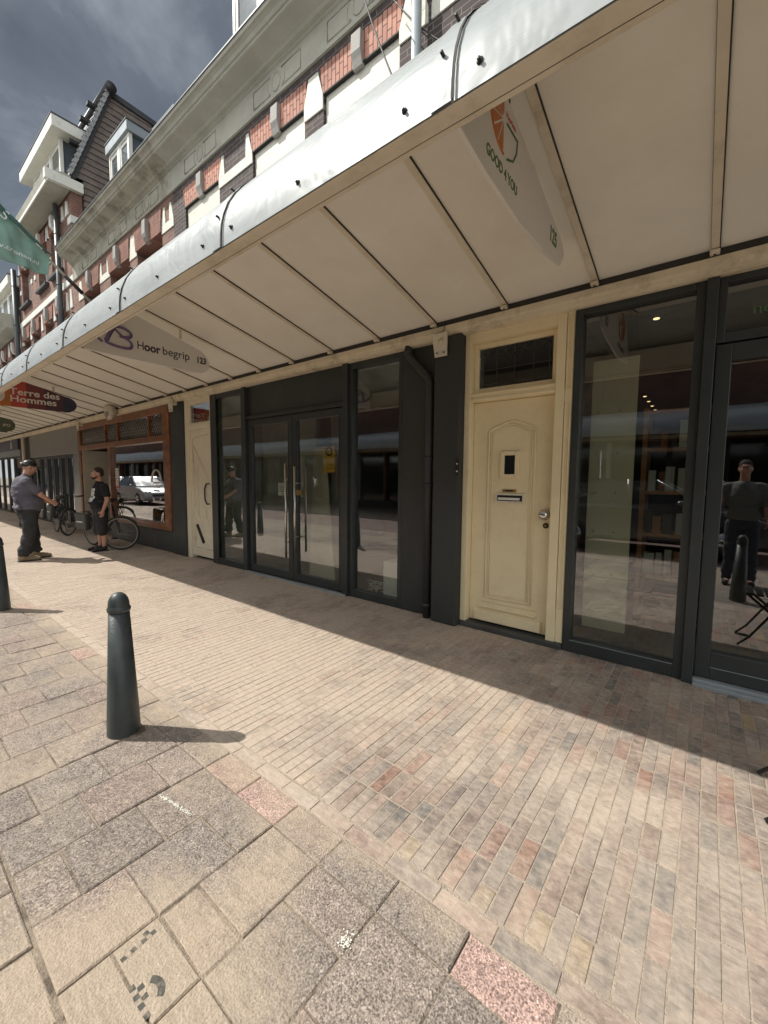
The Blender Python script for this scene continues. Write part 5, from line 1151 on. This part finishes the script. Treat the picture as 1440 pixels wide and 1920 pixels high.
# pale chest print, wrapped on the shirt front
from mathutils.bvhtree import BVHTree
bv = BVHTree.FromObject(ts, dg); vs = []; fs = []
for i in range(9):
    for j in range(15):
        x = -.085+.17*i/8; z = .955+.25*j/14; h_ = bv.ray_cast(Vector((x, .6, z)), Vector((0, -1, 0)))
        vs.append((x, (h_[0].y if h_[0] else .1)+.004, z))
for i in range(8):
    for j in range(14):
        if noise.noise(Vector((i*.8, j*.55, 1))) > -.22: fs.append((i*15+j, i*15+j+1, (i+1)*15+j+1, (i+1)*15+j))
MB().add(vs, fs, True).build('chest_print', 'paper', ts)
P = [(E_, (0, .0, .80), (.172, .138, .12))]
for s in (-1, 1): P += [(C_, (s*.085, 0, .77), .108, (s*.105, .01, .40), .096), (C_, (s*.105, .01, .42), .096, (s*.105, .01, .385), .097)]
blob('shorts', P, .011, 'shorts', p2_, 2)
for s in (-1, 1):
    P = [(C_, (s*.112, -.02, .07), .045, (s*.112, -.02, .045), .045), (C_, (s*.112, -.01, .045), .042, (s*.122, .12, .033), .036), (E_, (s*.124, .15, .03), (.042, .05, .03))]
    b_ = blob('shoe', P, .008, 'shoe', p2_, 2); MB().box(s*.117-.042, s*.117+.042, -.075, .195, 0, .012).build('sole', 'rubber', b_, bevel=.006)
P = [(E_, q(0, -.022, .034), (.0765, .092, .090)), (E_, q(0, -.05, -.01), (.072, .062, .06))]
hr = blob('hair', P, .007, 'hair', p2_, 1)
P = [(E_, q(0, .062, -.092), (.040, .038, .024)), (E_, q(0, .082, -.078), (.028, .022, .014)), (C_, q(-.055, .03, -.07), .016, q(-.025, .07, -.09), .016), (C_, q(.055, .03, -.07), .016, q(.025, .07, -.09), .016)]
blob('beard', P, .006, 'hair', p2_, 1)
# -- person with the camera, seen only mirrored in the glass
p3 = thing('person', 'person in grey shirt and jeans holding a phone, mirrored in the right-hand glass door', 'person', (.38, -.22, 0), None, local=True)
MT['shirt3'] = pm('grey_green_shirt_cloth', (.16, .17, .155), .9, bump=.3, bscale=30); MT['jeans'] = pm('dark_jeans_cloth', (.05, .06, .08), .9, bump=.3)
H, q = head((0, .03, 1.60), 1, 0)
P = H+[(C_, (0, -.02, 1.40), .058, (0, 0, 1.52), .055), (E_, (0, -.02, 1.2), (.17, .12, .24)), (E_, (0, 0, .95), (.15, .12, .14)), (C_, (-.16, -.03, 1.34), .056, (.16, -.03, 1.34), .056)]
for s in (-1, 1):
    P += [(C_, (s*.09, 0, .85), .085, (s*.11, .02, .47), .058), (C_, (s*.11, .02, .47), .055, (s*.13, -.01, .09), .035), (E_, (s*.13, .05, .045), (.04, .1, .04))]
    sh = Vector((s*.20, -.04, 1.34)); el = Vector((s*.24, .02, 1.10)); wr = Vector((s*.12-.14, .14, 1.30)) if s < 0 else Vector((.24, .12, .92))
    P += [(C_, sh, .052, el, .04), (C_, el, .04, wr, .026)]; P += hand(wr, (0, .3, 1) if s < 0 else (0, .3, -1), (1, 0, 0) if s < 0 else (-1, 0, 0), (0, 1, 0), .92, .7)
blob('body', P, .010, 'skin', p3, 2); eyes(p3, q)
P = [(E_, (0, -.02, 1.2), (.19, .145, .25)), (E_, (0, 0, .97), (.18, .145, .16)), (C_, (-.17, -.03, 1.345), .066, (.17, -.03, 1.345), .066)]
for s in (-1, 1): sh = Vector((s*.20, -.04, 1.34)); el = Vector((s*.24, .02, 1.10)); P += [(C_, sh, .064, el, .055)]
blob('shirt', P, .014, 'shirt3', p3, 2)
P = [(E_, (0, 0, .87), (.165, .135, .12))]
for s in (-1, 1): P += [(C_, (s*.09, 0, .84), .10, (s*.11, .02, .47), .075), (C_, (s*.11, .02, .47), .073, (s*.13, -.01, .10), .06)]
blob('jeans', P, .014, 'jeans', p3, 2); blob('hair', [(E_, q(0, -.02, .036), (.079, .094, .092))], .009, 'hair', p3, 1)
for s in (-1, 1): blob('shoe', [(C_, (s*.13, -.02, .045), .045, (s*.14, .14, .035), .038)], .01, 'shoe', p3, 1)

# ------------------------------------------------------------------ bicycles (local: x forward, z up)
def bicycle(loc, rz, label, steer=0, step=True, panniers=True, sidecolor='black', lean=0):
    t_ = thing('bicycle', label, 'bicycle', loc, 'bicycles parked at the shopfronts', rotz=rz, local=True); t_.rotation_euler = (lean, 0, rz)
    R = .33
    def wheel(c, ang=0, nm='wheel'):
        w_ = bpy.data.objects.new(nm, None)
        ca, sa = math.cos(ang), math.sin(ang)
        pt = lambda r, a, o=0: (c[0]+r*math.cos(a)*ca-o*sa, c[1]+r*math.cos(a)*sa+o*ca, c[2]+r*math.sin(a))
        ring = lambda r, th, n=40: MB().tube([pt(r, 2*math.pi*i/n) for i in range(n)], th, 8, closed=True)
        ty = ring(R-.018, .018).build(nm, 'rubber', t_); ring(R-.042, .010).build('rim', 'keystone', ty)
        m = MB()
        for i in range(28): a = 2*math.pi*i/28; m.tube([pt(.02, a+.6*(-1)**i, .02*(-1)**i), pt(R-.045, a)], .0013, 4, caps=False)
        m.build('spokes', 'chrome', ty); MB().tube([pt(0, 0, -.05), pt(0, 0, .05)], .018, 10).build('hub', 'keystone', ty)
        return pt
    rw = (0, 0, R); fw = (1.06, 0, R)
    wheel(rw); pf = wheel(fw, steer)
    bb = (.46, 0, .28); st = (.30, 0, .74); ht = (.86, 0, .80); hb = (.90, 0, .62)
    m = MB().tube([bb, st], .016, 10).tube([(.42, 0, .36), (.60, 0, .36), hb] if step else [st, ht], .019, 10).tube([bb, hb], .02, 10).tube([hb, ht], .021, 10)
    for s in (-1, 1): m.tube([(bb[0], s*.03, bb[2]), (0, s*.055, R)], .009, 8).tube([(.33, s*.02, .66), (0, s*.055, R)], .008, 8)
    fr = m.build('frame', 'black', t_)
    o_ = Vector((math.cos(steer), math.sin(steer), 0)); l_ = Vector((-math.sin(steer), math.cos(steer), 0)); hv = Vector(hb); fv = Vector(fw)
    m = MB()
    for s in (-1, 1): m.tube([hv+l_*s*.045, fv+Vector((-.05, 0, .14))+l_*s*.055, fv+l_*s*.055], .011, 8)
    m.tube([hv-l_*.045, hv+l_*.045], .014, 8); m.build('fork', 'black', t_)
    S = Vector(ht)+Vector((-.03, 0, .16)); g_ = S+o_*.04
    m = MB().tube([ht, S], .014, 8).tube([S, g_], .014, 8).tube([g_-l_*.30-o_*.16+Vector((0, 0, .02)), g_-l_*.24-o_*.04, g_-l_*.08+o_*.02, g_+l_*.08+o_*.02, g_+l_*.24-o_*.04, g_+l_*.30-o_*.16+Vector((0, 0, .02))], .011, 8)
    hbar = m.build('handlebar', 'black', t_)
    for s in (-1, 1): MB().tube([g_+l_*s*.245-o_*.05, g_+l_*s*.30-o_*.17+Vector((0, 0, .02))], .017, 8).build('grip', 'rubber', hbar); MB().tube([g_+l_*s*.2, g_+l_*s*.24+o_*.03-Vector((0, 0, .03)), g_+l_*s*.28-o_*.04-Vector((0, 0, .03))], .006, 6).build('brake_lever', 'keystone', hbar)
    MB().box(g_.x-.03, g_.x+.03, g_.y-.03, g_.y+.03, g_.z+.01, g_.z+.045).build('display', 'black', hbar, bevel=.006)
    m = MB()
    for k in range(3): m.tube([g_+l_*(.16-.1*k), g_+l_*(.12-.1*k)+o_*(.14+.02*k)+Vector((0, 0, -.03)), g_+o_*(.13+.02*k)+Vector((0, 0, -.22)), hv+Vector((.02, 0, .02))], .0035, 5)
    m.build('cables', 'black', hbar)
    MB().tube([g_+o_*.06+Vector((0, 0, -.13)), g_+o_*.13+Vector((0, 0, -.135))], [.02, .034], 12).build('headlight', 'black', t_)
    MB().ball((.22, 0, .90), (.15, .075, .035), 16, 8).ball((.14, 0, .90), (.07, .095, .04), 14, 8).build('saddle', 'black', t_); MB().tube([st, (.23, 0, .88)], .013, 8).build('seat_post', 'chrome', t_)
    # mudguards
    for (c, a0, a1, an) in ((rw, .1, 2.9, 0), (fw, .5, 2.7, steer)):
        m = MB(); n = 18; vs = []
        for i in range(n+1):
            a = a0+(a1-a0)*i/n
            for o2 in (-.028, 0, .028):
                r = R+.02-(.010 if o2 else 0); vs.append((c[0]+r*math.cos(a)*math.cos(an)-o2*math.sin(an), c[1]+r*math.cos(a)*math.sin(an)+o2*math.cos(an), c[2]+r*math.sin(a)))
        m.add(vs, [(i*3+j, i*3+j+1, (i+1)*3+j+1, (i+1)*3+j) for i in range(n) for j in range(2)], True); m.build('mudguard', 'black', t_)
    m = MB()
    for s in (-1, 1): m.tube([(.20, s*.05, .70), (-.28, s*.06, .70)], .006, 6).tube([(-.22, s*.06, .70), (0, s*.06, R)], .005, 6)
    for x in (-.25, -.1, .05): m.tube([(x, -.06, .70), (x, .06, .70)], .005, 6)
    rk = m.build('rack', 'black', t_)
    if panniers:
        for s in (-1, 1):
            MB().prism([(-.30, .36), (.10, .34), (.14, .67), (-.30, .69)], 'Y', min(s*.07, s*.17), max(s*.07, s*.17)).build('pannier', 'dado', rk, bevel=.025)
            MB().box(-.22, .02, min(s*.172, s*.176), max(s*.172, s*.176), .50, .52).build('reflector_strip', 'paper', rk)
    m = MB().tube([(bb[0], -.06, bb[2]), (bb[0], .06, bb[2])], .02, 10).tube([(bb[0], .07, bb[2]), (bb[0]+.12, .07, bb[2]-.11)], .008, 6).tube([(bb[0], -.07, bb[2]), (bb[0]-.12, -.07, bb[2]+.11)], .008, 6)
    ck_ = m.build('crank', 'keystone', t_)
    for s, dx, dz in ((1, .12, -.11), (-1, -.12, .11)): MB().box(bb[0]+dx-.045, bb[0]+dx+.045, min(s*.08, s*.16), max(s*.08, s*.16), bb[2]+dz-.012, bb[2]+dz+.012).build('pedal', 'rubber', ck_)
    MB().prism([(-.06, .27), (.05, .25), (.50, .20), (.55, .28), (.50, .36), (.05, .38), (-.05, .39)], 'Y', -.075, -.055).build('chain_case', 'black', t_, bevel=.008)
    MB().tube([(.36, .05, .28), (.30, .16, .01)], .008, 6).build('kickstand', 'black', t_)
    return t_
bicycle((-10.02, 2.93, 0), math.atan2(.16, 1.0), 'dark city bicycle half hidden behind the man in shorts', steer=.85, panniers=True, lean=.05)
bicycle((-13.15, 3.05, 0), math.atan2(-.03, 1), 'dark bicycle with side bags against the grey shopfront behind the gesturing hand', steer=-.75, panniers=True, lean=-.08)

# ------------------------------------------------------------------ folding bistro chair at the right edge
ch = thing('folding_chair', 'black tubular folding chair, mostly beyond the right edge, its foot touching the bricks', 'chair', (.45, 2.45, 0))
m = MB()
for y in (2.26, 2.62): m.tube([(.262, y, .012), (.34, y, .10), (.64, y, .62), (.68, y, .86)], .009, 8)
m.tube([(.262, 2.26, .012), (.36, 2.26, .010)], .009, 8)
m.build('frame', 'black', ch)
m = MB()
for y in (2.29, 2.59): m.tube([(.80, y, .012), (.30, y, .47)], .011, 8)
m.tube([(.80, 2.29, .012), (.80, 2.59, .012)], .011, 8); m.build('frame', 'black', ch)
for x in (.31, .37, .43, .49, .55): MB().box(x, x+.045, 2.27, 2.61, .455, .475).build('seat_slat', 'black', ch, bevel=.004)
for z in (.70, .80): MB().box(.640, .655, 2.26, 2.62, z, z+.06).build('back_slat', 'black', ch, bevel=.004)

# ------------------------------------------------------------------ marks on the tiles
tp = thing('tape_remnant', 'torn strip of black and white checkered tape on a sandy tile at bottom left', 'tape', (-1.52, .42, .004))
random.seed(11)
def cells(o_, du, dv, n, rows, s, par, keep=.8):
    m = MB(); w_ = MB()
    for i in range(n):
        for j in range(rows):
            if random.random() > keep and j: continue
            a = Vector(o_)+Vector(du)*s*i+Vector(dv)*s*j; jit = lambda: random.uniform(-.0012, .0012)
            P = [a, a+Vector(du)*s, a+Vector(du)*s+Vector(dv)*s, a+Vector(dv)*s]; P = [(p.x+jit(), p.y+jit()) for p in P]
            tgt = m if (i+j) % 2 == 0 else (w_ if j == 0 else None)
            if tgt is not None: tgt.prism(P, 'Z', .0015, .0028)
    if m.v: m.build('dark_squares', 'asphalt', par)
    if w_.v: w_.build('light_squares', 'joint', par)
MT['asphalt'] = pm('worn_black_print', (.075, .072, .062), .9, var=.3, scale=60, bump=.3, dirt=(.25, .21, .15), dthr=(.5, .7), dscale=40)
MT['keystone2'] = MT['keystone']
cells((-1.272, .392, 0), (-.08, 1, 0), (-1, -.08, 0), 8, 2, .0145, tp, .4)
tq = thing('tape_remnant', 'second torn patch of checkered tape with a dark curve, nearest the bottom left corner', 'tape', (-1.28, .37, .004))
cells((-1.19, .378, 0), (1, .0, 0), (0, 1, 0), 7, 2, .0155, tq, .4)
MB().prism([(-1.135+.05*math.cos(a)*r, .40+.05*math.sin(a)*r) for r, aa in ((1.0, 1), (.62, -1)) for a in [(.7+1.7*k/8 if aa > 0 else 2.4-1.7*k/8) for k in range(9)]], 'Z', .0015, .003).build('dark_curve', 'asphalt', tq)
pw = thing('paint_mark', 'white chalky smear across a tile joint in the left foreground', 'paint mark', (-1.75, .76, .004))
m = MB(); random.seed(2)
for i in range(260):
    t = random.random(); x = -1.86+.22*t+random.gauss(0, .005); y = .75+.03*t+random.gauss(0, .0055*(1.2-t*.6)); r = random.uniform(.0006, .0026)
    m.prism([(x+r*math.cos(a)*random.uniform(.6, 1.3), y+r*math.sin(a)*random.uniform(.6, 1.3)) for a in [k*math.pi/3 for k in range(6)]], 'Z', .0015, .0025+random.uniform(0, .0012))
m.build('specks', 'plaster', pw)
pw = thing('paint_mark', 'small white spatter at a tile corner, bottom centre', 'paint mark', (-.80, .84, .004)); m = MB()
for i in range(90):
    x = random.gauss(-.80, .012); y = random.gauss(.845, .014); r = random.uniform(.0008, .003)
    m.prism([(x+r*math.cos(a)*random.uniform(.6, 1.3), y+r*math.sin(a)*random.uniform(.6, 1.3)) for a in [k*math.pi/3 for k in range(6)]], 'Z', .0015, .0025+random.uniform(0, .0012))
m.build('specks', 'plaster', pw)

# cables hanging in front of the upper facade
for (a, b, lab) in (((-3.05, 3.3, 6.55), (-1.50, 2.0, 3.6), 'thin overhead wire slanting down in front of the drainpipe'), ((-2.75, 3.56, 6.2), (-2.0, 3.57, 5.3), 'black cable clipped diagonally across the upper brickwork')):
    a = Vector(a); b = Vector(b); c_ = MB().tube([a.lerp(b, i/12)-Vector((0, 0, .06*math.sin(math.pi*i/12))) for i in range(13)], .006, 6).build('cable', 'black'); tag(c_, lab, 'cable')

# ------------------------------------------------------------------ across the street (mirrored in the shop windows)
OY = -6.15
make_canopy(-60, 6, 'canopy across the street, seen mirrored in the shop windows', seam0=-.3, detail=False, mirror=OY+1.32)
yo = OY+1.32-3.62
LB = ['left', 'middle', 'right', 'far']
for i, (x0, x1) in enumerate(((-90, -20), (-20, -11), (-11, -3), (-3, 6))):
    hb_ = thing('brick_house', ['far brick house across the street, reflected at the left end of the shops', 'brick house across the street, reflected in the mahogany window', 'brick house across the street, reflected in shop 123', 'brick house across the street, reflected in shop 125'][i], 'house', ((x0+x1)/2, yo, 0), 'houses across the street')
    MB().box(x0, x1-.02, yo-4, yo, 2.7, 7.6).build('wall', 'brick_red', hb_)
    MB().box(x0, x1-.02, yo-4, yo, 0, .35).build('dado', 'dado', hb_)
    MB().box(x0, x1-.02, yo-.3, yo-.2, .35, 2.7).build('shop_window', 'shadow_glass', hb_)
    x = x0+.2
    while x < x1-.4:
        MB().box(x, x+.12, yo-.2, yo, .35, 2.7).build('mullion', random.choice(['white', 'dark', 'wood']), hb_); x += random.uniform(1.1, 1.9)
    x = x0+.8
    while x < x1-1.4:
        window_ = MB().box(x, x+1.0, yo, yo+.03, 4.9, 6.6).build('window', 'keystone', hb_); MB().box(x+.08, x+.92, yo+.03, yo+.04, 5.0, 6.5).build('pane', 'wglass', window_); x += 2.0
    MB().prism([(yo, 7.6), (yo+.5, 7.7), (yo+.55, 7.95), (yo-4, 8.2), (yo-4, 7.6)], 'X', x0, x1-.02).build('cornice', 'white', hb_)
def car(loc, rz, paint, label):
    t_ = thing('parked_car', label, 'car', loc, 'cars parked across the road', rotz=rz, local=True)
    lo = [(-2.05, .35), (-2.0, .75), (-1.85, .92), (-.9, .98), (.75, .95), (1.5, .84), (1.98, .66), (2.05, .40), (1.95, .22), (-1.95, .22)]
    bm = MB(); bm.prism(lo, 'Y', -.85, .85); b_ = bm.build('body', paint, t_, bevel=.09)
    up = [(-1.75, .90), (-1.25, 1.36), (-.9, 1.46), (.1, 1.44), (.95, .95)]
    n = len(up); vs = [(x, s*(.78 if z < 1 else .60), z) for s in (-1, 1) for x, z in up]
    MB().add(vs, [(i, i+1, n+i+1, n+i) for i in range(n-1)]+[tuple(range(n)), tuple(range(2*n-1, n-1, -1)), (0, n, 2*n-1, n-1)]).build('cabin_glass', 'carglass', t_, bevel=.05)
    rf_ = [(-1.28, 1.372), (-.9, 1.475), (.08, 1.455), (.18, 1.41)]; n = 4
    MB().add([(x, s*.60, z) for s in (-1, 1) for x, z in rf_]+[(x, s*.60, z-.03) for s in (-1, 1) for x, z in rf_], [(i, i+1, n+i+1, n+i) for i in range(3)]+[(8+i, 12+i, 13+i, 9+i) for i in range(3)]+[(0, 8, 9, 1), (1, 9, 10, 2), (2, 10, 11, 3)]).build('roof', paint, t_)
    for s in (-1, 1):
        for (xa, za, xb, zb) in ((-.25, .93, -.3, 1.46), (.18, 1.43, .95, .95), (-1.25, 1.36, -1.72, .92)): MB().tube([(xa, s*(.79 if za < 1 else .61), za), (xb, s*(.79 if zb < 1 else .61), zb)], .03, 8).build('pillar', paint, t_)
        MB().ball((.62, s*.93, 1.0), (.09, .07, .06)).build('mirror', paint, t_)
        MB().ball((1.86, s*.62, .66), (.16, .18, .07)).build('headlight', 'chrome', t_)
        for x in (-1.28, 1.28):
            w_ = MB().tube([(x, s*.70, .31), (x, s*.86, .31)], .31, 28).build('wheel', 'rubber', t_); MB().tube([(x, s*.86, .31), (x, s*.875, .31)], .20, 20).build('rim', 'chrome', w_)
    MB().box(1.99, 2.03, -.45, .45, .40, .56).build('grille', 'black', t_)
    return t_
car((-24.2, -2.3, 0), 0.0, 'carsilver', 'silver hatchback parked across the road, mirrored in the mahogany shop window')
car((-29.5, -2.4, 0), 0.0, 'carwhite', 'white car parked behind the silver one, mirrored in the mahogany shop window')
car((-1.0, -3.0, 0), 0.0, 'cardark', 'dark car parked opposite shop 125, faintly mirrored in its window')
